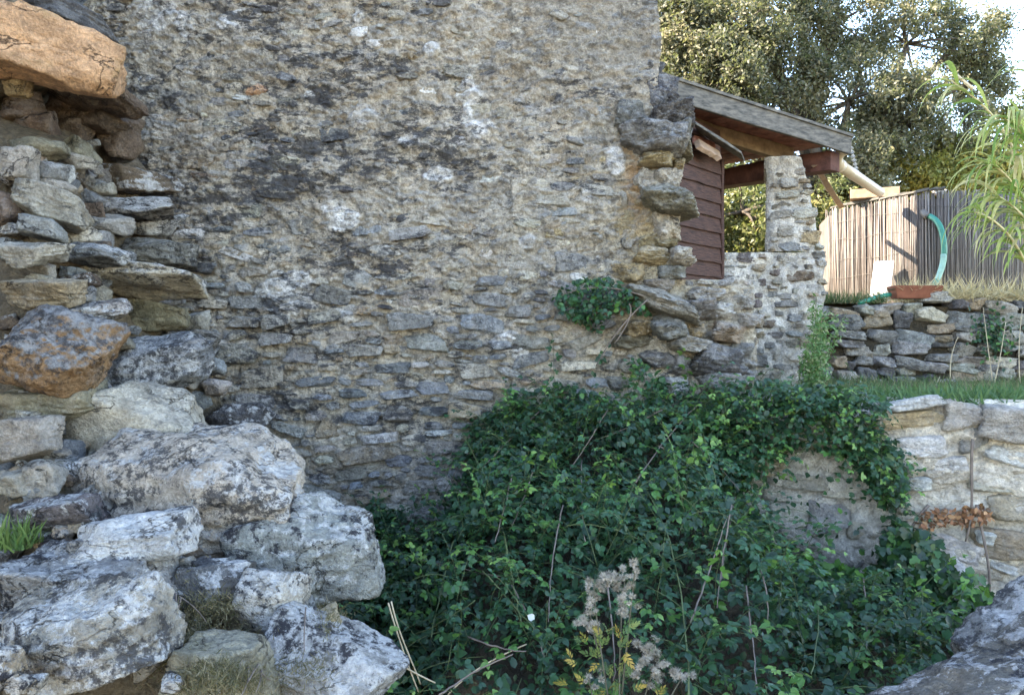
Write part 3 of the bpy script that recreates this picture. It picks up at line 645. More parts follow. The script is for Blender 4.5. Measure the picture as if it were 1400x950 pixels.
# big loose boulders, each a thing of its own
BO = [('boulder', 56, 480, 152, 122, 'rust', 'c', dict(rot=-10, tilt=12, seed=41, strata=.04, sub=6), 'dark topped boulder with rusty orange underside at the left edge'),
      ('boulder', 195, 505, 178, 84, 'blue', 'l', dict(rot=14, tilt=25, seed=22, depth=.6, strata=.16), 'flat blue grey slab lying tilted above the beige block'),
      ('boulder', 170, 578, 214, 122, 'cream', 'p', dict(rot=22, tilt=15, seed=23, planes=9, strata=.05, yaw=-12), 'smooth beige block sloping under the blue grey slab'),
      ('boulder', 315, 573, 96, 46, 'dark', 'l', dict(rot=4, seed=24, dy=.1), 'small dark bluish stone wedged against the foot of the house wall'),
      ('boulder', 32, 602, 86, 62, 'beige', 'p', dict(rot=6, seed=25, planes=7), 'angular beige stone at the left edge beside the smooth block'),
      ('boulder', 250, 684, 330, 172, 'cream', 'l', dict(rot=7, tilt=14, seed=26, sub=6, depth=.75, strata=.13, planes=8, dy=-.05), 'largest white lichened boulder in the middle of the heap'),
      ('boulder', 408, 764, 210, 152, 'grey', 'd', dict(rot=8, seed=27, sub=6, depth=.8, planes=18, strata=.05, yaw=10, squash=.72, sharp=22), 'rounded grey boulder with white lichen beside the brambles'),
      ('boulder', 164, 740, 166, 58, 'white', 'l', dict(rot=4, seed=28, dy=-.12), 'smooth pale flat stone below the largest boulder'),
      ('boulder', 70, 708, 130, 56, 'purple', 'l', dict(rot=3, seed=29, dy=.05), 'purple brown lichened stone next to the grass tuft'),
      ('boulder', 58, 658, 56, 56, 'beige', 'p', dict(seed=30, dy=.05), 'small upright beige stone above the purple brown one'),
      ('boulder', 100, 796, 250, 92, 'grey', 'd', dict(rot=2, tilt=12, seed=31, sub=6, rough=.18, dy=.0, strata=.10), 'knobbly dark lichen crusted rock above the white block'),
      ('boulder', 100, 882, 250, 150, 'beige', 'l', dict(rot=7, tilt=12, seed=32, sub=6, depth=.7, strata=.08, planes=8), 'big white lichened block in the bottom left corner'),
      ('boulder', 285, 806, 104, 66, 'dark', 'l', dict(seed=33, rough=.1, dy=.05), 'dark crusty stone under the rounded grey boulder'),
      ('boulder', 366, 838, 96, 112, 'beige', 'd', dict(seed=34, rough=.09, rot=-12), 'upright beige rock with rough pitted face in the lower heap'),
      ('boulder', 440, 866, 76, 62, 'ochre', 'p', dict(seed=35, rough=.1), 'mossy ochre stone right of the pitted upright rock'),
      ('boulder', 440, 925, 210, 106, 'grey', 'd', dict(rot=-22, tilt=14, seed=36, sub=6, rough=.07), 'sloping stone with white edge at the bottom of the heap'),
      ('boulder', 232, 938, 34, 28, 'white', 'l', dict(seed=37, sub=4, dy=-.1), 'smallest white stone at the bottom edge of the heap'),
      ('boulder', 290, 930, 160, 110, 'olive', 'p', dict(seed=38, rough=.11, dy=.12), 'moss covered rock between white block and sloping stone')]
for (nm, px, py, w, h, c, mt_, kw, lab) in BO:
    o = mkrock(nm, px, py, w, h, c, mt_, **kw); tag(o, lab, 'boulder', 'tumbled boulders below the ruined wall')
# right foreground: lichened copings
def rock_at(nm, a, dims, c, mat, seed, lab, rot=(0, 0, 0), **kw):
    v, F = rock_verts(seed, 6, dims=dims, **kw)
    Rm = np.array(Matrix.Rotation(R(rot[2]), 3, 'Z') @ Matrix.Rotation(R(rot[1]), 3, 'Y') @ Matrix.Rotation(R(rot[0]), 3, 'X'))
    o = add(nm, npmesh(nm, v@Rm.T, F, RM[mat]), None, a); o.color = (*col(c, .03), 1); tag(o, lab, 'boulder'); return o
PAL['weathered'] = (.14, .125, .11)
rock_at('boulder', at(1325, 1003, 2.2), (.60, .20, .19), 'weathered', 'd', 51, 'long dark lichened slab with white crest in the bottom right corner', rot=(0, -20, 14), planes=14, rough=.07, strata=.04, squash=.66, sharp=30)
rock_at('boulder', at(1440, 925, 2.8), (.36, .4, .29), 'grey', 'l', 52, 'pale grey rock at the right edge behind the slab', rot=(0, -30, 0), planes=9, rough=.10, squash=.66, sharp=30)

# ================================================================== SHED
shed = thing('wooden_shed', (1.5, 6, ZT), 'dark red brown plank shed with sloping board roof beside the house wall', 'shed')
M_red = simple_mat('red_brown_board', (.062, .032, .024), .8, 6, .75, (2, 2, 22), col2=(.022, .013, .012))
M_soff = simple_mat('soffit_board', (.26, .12, .085), .5, 9, .75, (1, 1, 1), col2=(.12, .052, .04))
M_beam = simple_mat('red_beam', (.085, .036, .027), .5, 12, .7)
M_grey = simple_mat('weathered_board', (.105, .096, .083), .8, 11, .85, (1, 1, 4), col2=(.042, .042, .04))
M_raft = simple_mat('rafter_wood', (.20, .14, .085), .4, 14, .8)
M_light = simple_mat('pale_wood', (.26, .175, .115), .3, 14, .7)
fa, fb = Vector((1.0, 5.28, EYE+1.985)), Vector((2.78, 6.0, EYE+1.725)); fd = (fb-fa).normalized()
bd = Vector((-.66, .75, .03)).normalized(); up = fd.cross(bd).normalized()
if up.z < 0: up = -up
board('fascia_board', fa-up*.085, fb-up*.06, up*.078, bd*.014, M_grey, shed, seed=1)
L = (fb-fa).length; nb = 15
for k in range(nb):
    c = fa+fd*(L*(k+.5)/nb)-up*.035+bd*.02
    board('roof_board', c, c+bd*1.75, fd*(L/nb/2-.003), up*(.010+.002*(k % 2)), M_soff, shed, seed=20+k)
m = MB()
c = fa+fd*L*.5+bd*.87+up*.004; m.box(c, fd*(L/2), bd*.9, up*.012); m.build('roof_felt', M_grey, shed, bevel=.003)
board('rafter', fa+bd*.42-up*.115+fd*.15, fb+bd*.42-up*.115-fd*.12, up*.06, bd*.035, M_raft, shed, seed=3)
board('rafter', fa+bd*1.2-up*.115+fd*.15, fb+bd*1.2-up*.115-fd*.12, up*.06, bd*.035, M_raft, shed, seed=4)
be = Vector((2.66, 6.02, EYE+1.535)); board('beam', be, be+bd*1.45, Vector((0, 0, .082)), fd*.05, M_beam, shed, seed=5)
board('beam', be+bd*1.45+Vector((0, 0, -.02)), be+bd*1.45-fd*1.0+Vector((0, 0, .02)), Vector((0, 0, .09)), bd*.04, M_beam, shed, seed=6)
# plank wall, laps
pa, pb = Vector((1.12, 5.32, 0)), Vector((1.655, 5.86, 0)); pd = (pb-pa).normalized(); pn = Vector((pd.y, -pd.x, 0))
for k in range(13):
    z = 1.86+k*.118
    tt = Vector((0, 0, .064)); t2 = pn*.010
    board('plank', pa+Vector((0, 0, z))+pn*.012, pb+Vector((0, 0, z))+pn*.012, tt-pn*.010, t2, M_red, shed, wob=.003, seed=40+k)
board('corner_post', pb+pd*.012+Vector((0, 0, 1.6)), pb+pd*.012+Vector((0, 0, 3.1)), pd*.014, pn*.035, M_red, shed, seed=60)
m = MB(); b0 = Vector((1.2, 5.42, EYE+1.72))
board('flashing', at(950, 172, 5.45), at(1016, 214, 5.75), Vector((.05, .12, .0)), Vector((0, 0, .012)), M_grey, shed, seed=61)
board('batten', at(953, 196, 5.45), at(982, 214, 5.6), Vector((0, .03, .035)), Vector((.02, 0, .012)), M_light, shed, seed=62)  # paler wood colour stands in for sunlight caught by this plank
board('batten', at(948, 192, 5.5), at(976, 200, 5.7), Vector((0, .02, .03)), Vector((.01, 0, .012)), M_soff, shed, seed=63)
# back wall of the porch, low, so that the opening shows the trees
# downpipe and prop
M_cream = simple_mat('cream_plastic', (.42, .34, .235), .12, 5, .45, bump=0, spec=.4)
pipe = thing('drainpipe', at(1140, 215, 6.1), 'cream plastic drainpipe running from the roof corner to the reed tank', 'pipe')
p0, p1, p2, p3 = at(1158, 204, 6.08), at(1143, 208, 6.1), at(1141, 222, 6.15), at(1203, 263, 7.85)
m = MB(); m.tube(bez([p0, p1, p2, p2+(p3-p2)*.08], 10), .046, .046, 12); m.build('elbow', M_cream, pipe, True)
m = MB(); m.tube([p2+(p3-p2)*t for t in (.05, .3, .6, 1)], .050, .050, 12); m.build('pipe', M_cream, pipe, True)
m = MB(); m.tube([p2+(p3-p2)*t for t in (.04, .07, .10)], .056, .056, 12); m.build('collar', M_cream, pipe, True)
o = board('prop', at(1114, 226, 6.1), at(1150, 284, 8.0), Vector((.028, 0, .01)), Vector((0, .02, .01)), M_light, None, seed=70)
tag(o, 'slanting bare timber prop between roof beam and reed tank', 'prop')
ch = thing('rain_chain', at(1163, 195, 6.05), 'thin pale chain hanging from the roof corner onto the drainpipe', 'chain')
M_zinc = simple_mat('zinc', (.4, .4, .4), .2, 30, .4); a, b = at(1162, 198, 6.03), at(1172, 236, 6.9)
for k in range(14):
    c = a+(b-a)*(k+.5)/14; d = (b-a).normalized(); s = d.cross(Vector((0, 0, 1) if k % 2 else (0, 1, 0))).normalized()
    pts = [c+d*math.cos(t)*.042+s*math.sin(t)*.014 for t in np.linspace(0, 2*math.pi, 9)]
    m = MB(); m.tube(pts, .005, .005, 4); m.build('chain_link', M_zinc, ch, True)

# ================================================================== REED-SCREENED TANK
M_reed = None
def reed_mat():
    m = NT('dry_reed'); t = m.n('ShaderNodeAttribute', attribute_name='tint').outputs['Color']
    n = m.noise(m.pos((12, 12, 1.5)), 6, 5, .7)
    c = m.mix(1, t, m.n('ShaderNodeCombineColor', {0: m.ramp(n, .3, .7, .75, 1.2), 1: m.ramp(n, .3, .7, .72, 1.2), 2: m.ramp(n, .3, .7, .7, 1.2)}).outputs[0], 'MULTIPLY')
    m.color(c); m.b.inputs['Roughness'].default_value = .8; return m.m
M_reed = reed_mat()
tank = thing('water_tank', (4.4, 8.2, ZU), 'water tank wrapped in a pale dry reed screen on the upper terrace', 'tank')
path = [at(1134, 400, 8.7).xy, at(1200, 400, 8.2).xy, at(1268, 400, 7.72).xy, at(1290, 400, 7.66).xy, at(1318, 400, 7.66).xy, at(1372, 400, 7.72).xy, at(1470, 400, 7.95).xy]
path = [Vector(p) for p in path]
seg = [(b-a).length for a, b in zip(path[:-1], path[1:])]; tot = sum(seg)
def along(t):
    s = t*tot
    for a, b, l in zip(path[:-1], path[1:], seg):
        if s <= l: return a+(b-a)*(s/l), (b-a).normalized()
        s -= l
    return path[-1], (path[-1]-path[-2]).normalized()
npan = 4; NR = 520; g = np.random.default_rng(3)
for q in range(npan):
    m = MB(); T = []
    for k in range(NR//npan):
        t = (q+(k+g.uniform(-.2, .2)+.5)/(NR/npan))/npan; p, d = along(min(max(t, 0), 1)); nrm = Vector((d.y, -d.x))
        o_ = g.uniform(0, .012); r = g.uniform(.003, .0068); zt = 3.235+g.normal()*.012-.02*(g.random() < .1)
        a = Vector((p.x+nrm.x*o_, p.y+nrm.y*o_, ZU-.03)); b = Vector((a.x+g.normal()*.02, a.y+g.normal()*.004, zt)); mid = (a+b)/2+Vector((g.normal()*.006, g.normal()*.003, 0))
        V, F_ = tube([a, mid, b], r, r*.8, 5); m.add(V, F_)
        c = np.array([(.165, .145, .132), (.14, .126, .117), (.21, .182, .162), (.085, .072, .066), (.155, .147, .14)][int(g.integers(5))])*g.uniform(.85, 1.15); T.append(np.tile(c, (len(V), 1)))
    o = m.build('reed_screen', M_reed, tank, True); o['kind'] = 'stuff'
    at_ = o.data.attributes.new('tint', 'FLOAT_COLOR', 'POINT'); cc = np.ones((len(o.data.vertices), 4), np.float32); cc[:, :3] = np.vstack(T); at_.data.foreach_set('color', cc.ravel())
M_body = simple_mat('tank_body', (.11, .095, .085), .3, 6, .8)
# body: prism behind the screen
pts = [p+Vector((0, .04)) for p in path]+[Vector((6.6, 9.2)), Vector((5.2, 9.6)), Vector((3.95, 9.4))]
n = len(pts); V = [(p.x, p.y, z) for z in (ZU-.05, 3.17) for p in pts]
bm = bmesh.new(); vs = [bm.verts.new(v) for v in V]
for k in range(n): bm.faces.new([vs[k], vs[(k+1) % n], vs[n+(k+1) % n], vs[n+k]])
bm.faces.new(vs[n:]); me = bpy.data.meshes.new('tank_body'); bm.to_mesh(me); bm.free(); me.materials.append(M_body); add('tank_body', me, tank)
for a, b in zip(path[:3], path[1:3]+[path[3]]):
    board('top_batten', Vector((*a, 3.255))-Vector((0, .02, 0)), Vector((*b, 3.262))-Vector((0, .02, 0)), Vector((0, 0, .012)), Vector((.01, .03, 0)), M_grey, tank, seed=5)
M_wire = simple_mat('binding_wire', (.12, .11, .1), .2, 20, .6)
for z in (2.42, 2.62, 2.86, 3.08):
    m = MB(); m.tube([Vector((*(along(t)[0]+Vector((along(t)[1].y, -along(t)[1].x))*.022), z+.012*math.sin(t*31+z*9))) for t in np.linspace(0, 1, 60)], .0022, .0022, 4); m.build('binding_wire', M_wire, tank, True)
m = MB(); c = at(1196, 266, 8.3); m.box(c, (.235, -.09, 0), (.05, .1, 0), (0, 0, .052)); o = m.build('timber_block', M_light, None, bevel=.006); tag(o, 'squared timber block lying on the tank under the drainpipe end', 'timber')
o = mkrock('pale_bundle', 60, 60, 40, 20, 'white', 'p', 77, sub=4); o.location = at(1282, 264, 7.95); tag(o, 'crumpled pale sheet lying on the tank top', 'sheet')
# white panel leaning on the screen
M_white = simple_mat('white_board', (.42, .405, .385), .06, 4, .6, bump=.001)
m = MB(); a = at(1202, 412, 7.75); b = at(1209, 357, 7.93); m.box((a+b)/2, Vector((.082, -.05, 0)), (b-a)/2, Vector((.008, .011, .002)))
o = m.build('white_panel', M_white, None, bevel=.003); tag(o, 'plain white board leaning against the reed screen', 'panel')
# hoses
M_hose = simple_mat('green_hose', (.015, .17, .115), .2, 12, .4, bump=.001, spec=.5)
M_hose2 = simple_mat('faded_hose', (.22, .36, .29), .2, 12, .5, bump=.001)
hz = thing('garden_hose', at(1280, 395, 7.4), 'thick green hose arching down from the reed screen', 'hose')
A = [at(1267, 295, 7.62), at(1286, 298, 7.5), at(1292, 345, 7.48), at(1288, 352, 7.5)]; Bz = [at(1290, 345, 7.49), at(1289, 368, 7.46), at(1282, 380, 7.42), at(1277, 392, 7.36)]
m = MB(); m.tube(bez([at(1268, 295, 7.68), at(1290, 298, 7.5), at(1292, 335, 7.48), at(1290.5, 350, 7.49)], 14), .027, .03, 10); m.build('hose', M_hose, hz, True)
m = MB(); m.tube(bez([at(1290.3, 348, 7.488), at(1290, 365, 7.47), at(1284, 375, 7.44), at(1281, 384, 7.4)], 12), .0302, .027, 10); m.build('faded_sleeve', M_hose2, hz, True)
m = MB(); m.tube(bez([at(1281.5, 382, 7.41), at(1278, 388, 7.38), at(1276, 394, 7.35)], 6), .0262, .025, 10); m.build('hose_end', M_hose, hz, True)
m = MB(); m.tube(bez([at(1262, 290, 7.75), at(1265, 294, 7.68), at(1269, 296, 7.66)], 6), .035, .035, 8); m.build('coupling', M_wire, hz, True)
m = MB(); m.tube(bez([at(1172, 414, 7.05), at(1190, 411, 7.02), at(1200, 404, 7.05), at(1217, 403, 7.1)], 14), .022, .022, 8); o = m.build('hose_offcut', M_hose, None, True)
tag(o, 'short green hose offcut lying on the dry stone wall', 'hose')
# trough
M_terra = simple_mat('terracotta', (.17, .062, .036), .25, 14, .8)
tr = thing('planter', at(1250, 410, 7.2), 'low terracotta trough filled with dry grass on the dry stone wall', 'planter')
m = MB(); c = at(1251, 402, 7.08)+Vector((0, 0, .015))
def trough(c, w0, w1, d0, d1, h):
    V = [c+Vector((sx*(w1 if z > 0 else w0), sy*(d1 if z > 0 else d0), z*h)) for z in (-1, 1) for sx in (-1, 1) for sy in (-1, 1)]
    return V, np.array([[0, 4, 5, 1], [2, 3, 7, 6], [0, 2, 6, 4], [1, 5, 7, 3], [0, 1, 3, 2]])
m.add(*trough(c, .20, .235, .06, .085, .06)); o = m.build('trough', M_terra, tr)
sd = o.modifiers.new('solid', 'SOLIDIFY'); sd.thickness = .012; bv = o.modifiers.new('bevel', 'BEVEL'); bv.width = .004
m = MB(); m.box(c+Vector((0, 0, .03)), (.235, 0, 0), (0, .072, 0), (0, 0, .006)); o = m.build('soil', M_earth, tr)
a_ = o.data.attributes.new('tint', 'FLOAT_COLOR', 'POINT')
for d_ in a_.data: d_.color = (.12, .09, .05, 1)
# ================================================================== VEGETATION
g = np.random.default_rng(11)
GREEN = [(0, (.010, .035, .022)), (.45, (.016, .055, .030)), (.85, (.030, .10, .038)), (.97, (.075, .19, .04)), (1, (.14, .25, .055))]
M_brA = leaf_mat('bramble_leaf', 'attr', GREEN, .25, .42); M_brO = leaf_mat('bramble_leaf_single', 'obj', GREEN, .25, .42)
M_ivy = leaf_mat('ivy_leaf', 'attr', [(0, (.009, .03, .02)), (.5, (.015, .05, .024)), (.9, (.05, .14, .025)), (1, (.09, .22, .03))], .25, .35)
M_stem = simple_mat('bramble_stem', (.15, .12, .10), .4, 15, .7); M_gstem = simple_mat('green_stem', (.09, .115, .05), .3, 15, .6)
br = thing('bramble', (.6, 3.6, 0), 'huge dark green bramble thicket filling the pit below the house wall', 'bramble')
# how far the heap reaches, seen from the front (measured outline), used to keep leaves inside it
OUT = [(468, 960), (478, 830), (505, 790), (510, 700), (560, 712), (606, 716), (640, 660), (640, 625), (668, 590), (688, 560), (730, 546), (770, 535), (800, 545), (850, 552), (900, 545), (960, 540), (1000, 524), (1060, 528), (1110, 518), (1150, 535), (1215, 555), (1215, 600),
       (1190, 625), (1130, 615), (1080, 612), (1035, 630), (1025, 690), (1045, 745), (1120, 785), (1180, 790), (1300, 840), (1320, 880), (1200, 960)]
def visible(P): return 700+P[:, 0]/P[:, 1]*1000, 475-(P[:, 2]-EYE)/P[:, 1]*1000
def heap(n, deep0, deep1):
    x = g.uniform(-1.25, 2.4, n); y = 2.15+2.78*np.sqrt(g.random(n)); z = mound(x, y)-g.uniform(deep0, deep1, n)
    P = np.stack([x, y, z], 1); px, py = visible(P)
    j = n3(x, y, 5, 2, 2)*16
    k = inpoly(px+j, py+j, OUT) | (py > 960)
    rear = (x > 1.45) & (y > RA.y+RU.y/RU.x*(x-RA.x)-.08)
    return P[k & ~rear]
P = heap(23000, .02, .36)
rn = np.clip(.3+.4*n3(P[:, 0], P[:, 1], 2.3, 6, 3)+g.normal(size=len(P))*.2, 0, .9)
o = leaf_obj('leaf_mass', P, g, np.array([0, -.55, .8]), g.uniform(.022, .05, len(P)), M_brA, br, rnd=rn, spread=1.0, wid=1.1); o['kind'] = 'stuff'
# arching shoots that carry the outer leaves in threes
def shoots(roots, name, parent, out=np.array([0, -.55, .7]), ln=(.18, .5), ls=(.028, .062), seed=1, tone=0.):
    gg = np.random.default_rng(seed); LP, LD, LN, LS, LR = [], [], [], [], []; st_ = MB()
    for r_ in roots:
        L_ = gg.uniform(*ln); d = out+gg.normal(size=3)*np.array([.75, .5, .45]); d /= np.linalg.norm(d)
        n = max(5, int(L_/.045)); q = np.array(r_)-d*.06; path = [q]; droop = gg.uniform(.05, .22)
        for k in range(n):
            d = d+np.array([0, -.02, -droop])*(k/n+.3)+gg.normal(size=3)*.05; d /= np.linalg.norm(d); q = q+d*L_/n; path.append(q)
        st_.tube(path, .0022, .001, 3); tn = np.clip(gg.normal(.48+tone, .26), 0, .94); young = gg.random() < .14
        for k in range(1, n+1):
            t = path[k]-path[k-1]; t /= np.linalg.norm(t); s = np.cross(t, [0, 0, 1.]); s /= np.linalg.norm(s)+1e-6; s *= 1 if k % 2 else -1
            up = np.cross(s, t); up *= np.sign(up[2]+1e-6); sc = gg.uniform(*ls)*(1-.35*k/n); pd = s*.8+t*.5+gg.normal(size=3)*.2
            N = up*.9+np.array([0, -.35, .2])+gg.normal(size=3)*.35
            for a in (-1.15, 0, 1.15):
                D = pd*math.cos(a)+np.cross(N/np.linalg.norm(N), pd)*math.sin(a)+np.array([0, 0, -.15])
                LP.append(path[k]+pd*sc*.45); LD.append(D); LN.append(N+gg.normal(size=3)*.2); LS.append(sc*(1 if a == 0 else .8)); LR.append(min(1, max(0, (tn+gg.normal()*.1+.12*k/n) if not young else .93+.07*k/n)))
    LP, LD, LN = map(np.array, (LP, LD, LN)); LD /= np.linalg.norm(LD, axis=1)[:, None]; LN -= (LN*LD).sum(1)[:, None]*LD; LN /= np.linalg.norm(LN, axis=1)[:, None]
    V, F = leaves(LP, np.cross(LD, LN), LD, LN, np.array(LS), LT, (LF4, LF3), 1.05)
    o = add(name, npmesh(name, V, F, M_brA, True, attrs={'rnd': np.repeat(LR, len(LT))}), parent); o['kind'] = 'stuff'
    o = st_.build('shoot_stems', M_gstem, parent, True); o['kind'] = 'stuff'
shoots(heap(1500, -.02, .12), 'shoot_leaves', br)
# sprays hanging over the retaining wall and up the foot of the house wall
def curtain(poly, n, plane, off0, off1):
    xs = [p[0] for p in poly]; ys = [p[1] for p in poly]
    px, py = g.uniform(min(xs), max(xs), n), g.uniform(min(ys), max(ys), n); k = inpoly(px, py, poly); px, py = px[k], py[k]
    if plane == 'house': Y = 5.0-g.uniform(off0, off1, len(px))
    else:
        kk = (px-700)/1000; t = (RA.x-kk*RA.y)/(kk*RU.y-RU.x); Y = RA.y+RU.y*t-g.uniform(off0, off1, len(px))
    return np.stack([(px-700)/1000*Y, Y, EYE-(py-475)/1000*Y], 1)
C = [curtain([(985, 525), (1060, 520), (1150, 530), (1215, 552), (1195, 600), (1165, 630), (1100, 610), (1045, 630), (1020, 680), (990, 700), (960, 600)], 2600, 'ret', .02, .28),
     curtain([(1165, 610), (1215, 590), (1238, 640), (1225, 700), (1250, 730), (1235, 760), (1215, 745), (1205, 690)], 420, 'ret', .03, .16),
     curtain([(985, 690), (1035, 690), (1060, 745), (1120, 780), (1110, 830), (1000, 840)], 1600, 'ret', .05, .3),
     curtain([(640, 580), (700, 540), (760, 525), (820, 540), (850, 570), (640, 660)], 1500, 'house', .02, .2),
     curtain([(505, 690), (560, 700), (540, 720), (505, 730)], 260, 'house', .05, .3),
     curtain([(1060, 540), (1160, 545), (1180, 556), (1060, 560)], 500, 'ret', .1, .3)]
C.append(curtain([(1160, 620), (1230, 620), (1215, 680), (1180, 660)], 160, 'ret', .03, .14)); C.append(curtain([(1030, 635), (1215, 630), (1200, 760), (1130, 785), (1030, 730)], 110, 'ret', .03, .14)); C.append(curtain([(600, 720), (625, 640), (665, 560), (720, 530), (720, 600), (650, 720)], 700, 'house', .03, .25)); C.append(curtain([(590, 730), (610, 690), (650, 640), (660, 730)], 300, 'house', .03, .4))
P2 = np.vstack(C)
o = leaf_obj('hanging_leaf_mass', P2, g, np.array([0, -.8, .5]), g.uniform(.024, .052, len(P2)), M_brA, br, rnd=np.clip(g.normal(.40, .25, len(P2)), 0, .97), spread=.65, wid=1.25); o['kind'] = 'stuff'
rts = np.vstack([c[g.permutation(len(c))[:k]] for c, k in zip(C, (230, 70, 70, 130, 20, 40))])
shoots(rts, 'hanging_shoot_leaves', br, out=np.array([0, -.8, .15]), ln=(.12, .32), seed=4, tone=.05)
# single compound leaves on the outside, as objects
lm = []
for k in range(8):
    gg = np.random.default_rng(80+k); n = 3 if k < 5 else 5
    an = np.linspace(-1.25, 1.25, n)+gg.normal(size=n)*.1
    D = np.stack([np.sin(an), np.cos(an), -.25+gg.normal(size=n)*.15], 1); D /= np.linalg.norm(D, axis=1)[:, None]
    N = np.tile([0, 0, 1.], (n, 1))+gg.normal(size=(n, 3))*.22; N -= (N*D).sum(1)[:, None]*D; N /= np.linalg.norm(N, axis=1)[:, None]
    V, F = leaves(D*.25, np.cross(D, N), D, N, 1-.25*np.abs(an), LT, (LF4, LF3), 1.15)
    sv, sf = tube([(0, -.7, -.05), (0, -.3, 0), (0, .25, 0)], .02, .015, 3)
    lm.append(npmesh('leaf', np.vstack([V, sv]), F+[f+len(V) for f in sf], M_brO, True))
Pf = heap(5000, -.10, .02); Pf = Pf[(Pf[:, 1] < 4.6)]; px, py = visible(Pf); Pf = Pf[py < 945][:300]
for p in Pf:
    o = bpy.data.objects.new('leaf', lm[int(g.integers(8))]); s = g.uniform(.04, .065)
    N = Vector((g.normal()*.4, -.6+g.normal()*.3, .8)).normalized(); q = N.to_track_quat('Z', 'Y') @ Quaternion((0, 0, 1), math.pi+g.normal()*1.0)
    o.matrix_world = Matrix.Translation(Vector(p)) @ q.to_matrix().to_4x4() @ Matrix.Scale(s, 4); link(o, br)
# canes
def on_heap(px, py, lift=.04):
    for Y in np.linspace(2.2, 4.95, 180):
        p = at(px, py, Y)
        if p.z <= float(mound(np.array([p.x]), np.array([p.y]))[0])+lift: return p
    return at(px, py, 4.9)
CN = [[(943, 950), (938, 830), (925, 740), (900, 690), (870, 650)], [(945, 850), (975, 770), (995, 705)], [(870, 660), (905, 600), (945, 560), (965, 545)], [(905, 560), (860, 590), (820, 600)], [(775, 720), (800, 710), (850, 725), (880, 740)],
      [(700, 650), (690, 700), (677, 740)], [(730, 640), (715, 690), (700, 720)], [(795, 630), (788, 690), (800, 740)], [(870, 720), (900, 750), (935, 800)], [(1005, 680), (990, 740), (985, 800)], [(1000, 690), (985, 760), (980, 830)], [(700, 800), (730, 840), (745, 900)],
      [(690, 735), (700, 790), (712, 850)], [(640, 870), (690, 900), (720, 890)], [(600, 950), (640, 910), (700, 895)], [(1020, 800), (1030, 870), (1035, 940)], [(1120, 800), (1125, 860), (1110, 920)], [(1180, 790), (1190, 840), (1185, 890)], [(900, 610), (960, 640), (1020, 650)],
      [(560, 760), (640, 790), (700, 790)], [(620, 740), (600, 800), (590, 870)], [(1060, 600), (1100, 640), (1130, 690)], [(830, 560), (800, 620), (780, 640)], [(830, 800), (845, 860), (840, 930)], [(660, 780), (720, 850), (760, 890)], [(1000, 560), (1060, 570), (1120, 560)], [(770, 690), (740, 780), (750, 850)],
      [(740, 560), (700, 590), (660, 640)], [(880, 630), (920, 680), (960, 700)], [(1040, 780), (1060, 800), (1050, 860)], [(660, 580), (640, 600), (600, 690)], [(940, 600), (980, 620), (1010, 670)], [(560, 870), (610, 860), (650, 820)]]
for k, pts in enumerate(CN):
    Q = [on_heap(px, py, .05+.03*g.random()) for px, py in pts]; Q[1] = (Q[0]+Q[-1])*.25+Q[1]*.5 if len(Q) == 3 else Q[1]; path_ = bez(Q, 14)
    path_ = [p+g.normal(size=3)*.0018 for p in path_]
    m = MB(); m.tube(path_, .0042, .0022, 5); m.build('cane', M_stem if k % 4 else M_gstem, br, True)
# straw-like dead stems at the rock edge
M_straw = simple_mat('straw', (.42, .35, .24), .3, 20, .8)
for k, (pts, Y) in enumerate([([(535, 822), (545, 870), (565, 905), (575, 935)], 2.75), ([(531, 824), (540, 860), (560, 915), (572, 945)], 2.74), ([(474, 862), (510, 885), (545, 910), (595, 933)], 2.6), ([(612, 950), (640, 915), (690, 893), (720, 880)], 2.9)]):
    m = MB(); m.tube(bez([at(a, b, Y+.03*i_) for i_, (a, b) in enumerate(pts)], 14), .0035, .003, 5); m.build('dry_stem', M_straw, br, True)
o = leaf_obj('pale_leaf', np.array([list(on_heap(731, 846, .13))]), np.random.default_rng(2), np.array([0, -1, .5]), .032, simple_mat('bleached_leaf', (.42, .42, .38), .1, 20, .6), None, spread=.1, wid=1.6)
tag(o, 'single bleached white leaf resting on the dark brambles', 'leaf')
# small bramble on the house wall
b2 = thing('bramble', at(820, 400, 4.85), 'small bramble clump growing out of the house wall above the ledge', 'bramble')
P3_ = np.vstack([curtain([(755, 405), (790, 382), (830, 380), (870, 400), (890, 430), (850, 425), (820, 440), (790, 440), (765, 425)], 900, 'house', .05, .32), curtain([(790, 430), (830, 440), (820, 455), (800, 450)], 60, 'house', .03, .1), curtain([(815, 480), (835, 470), (825, 500), (810, 520)], 40, 'house', .02, .08)])
o = leaf_obj('leaf_mass', P3_, g, np.array([0, -.8, .5]), g.uniform(.025, .05, len(P3_)), M_brA, b2, rnd=np.clip(g.normal(.55, .25, len(P3_)), 0, .95), wid=1.2); o['kind'] = 'stuff'
for pts in ([(885, 410), (850, 440), (825, 480), (815, 500)], [(880, 405), (840, 390), (800, 388), (765, 405)], [(860, 415), (870, 430), (840, 470)]):
    m = MB(); m.tube(bez([at(a, b, 4.72) for a, b in pts], 12), .005, .003, 5); m.build('cane', M_stem, b2, True)
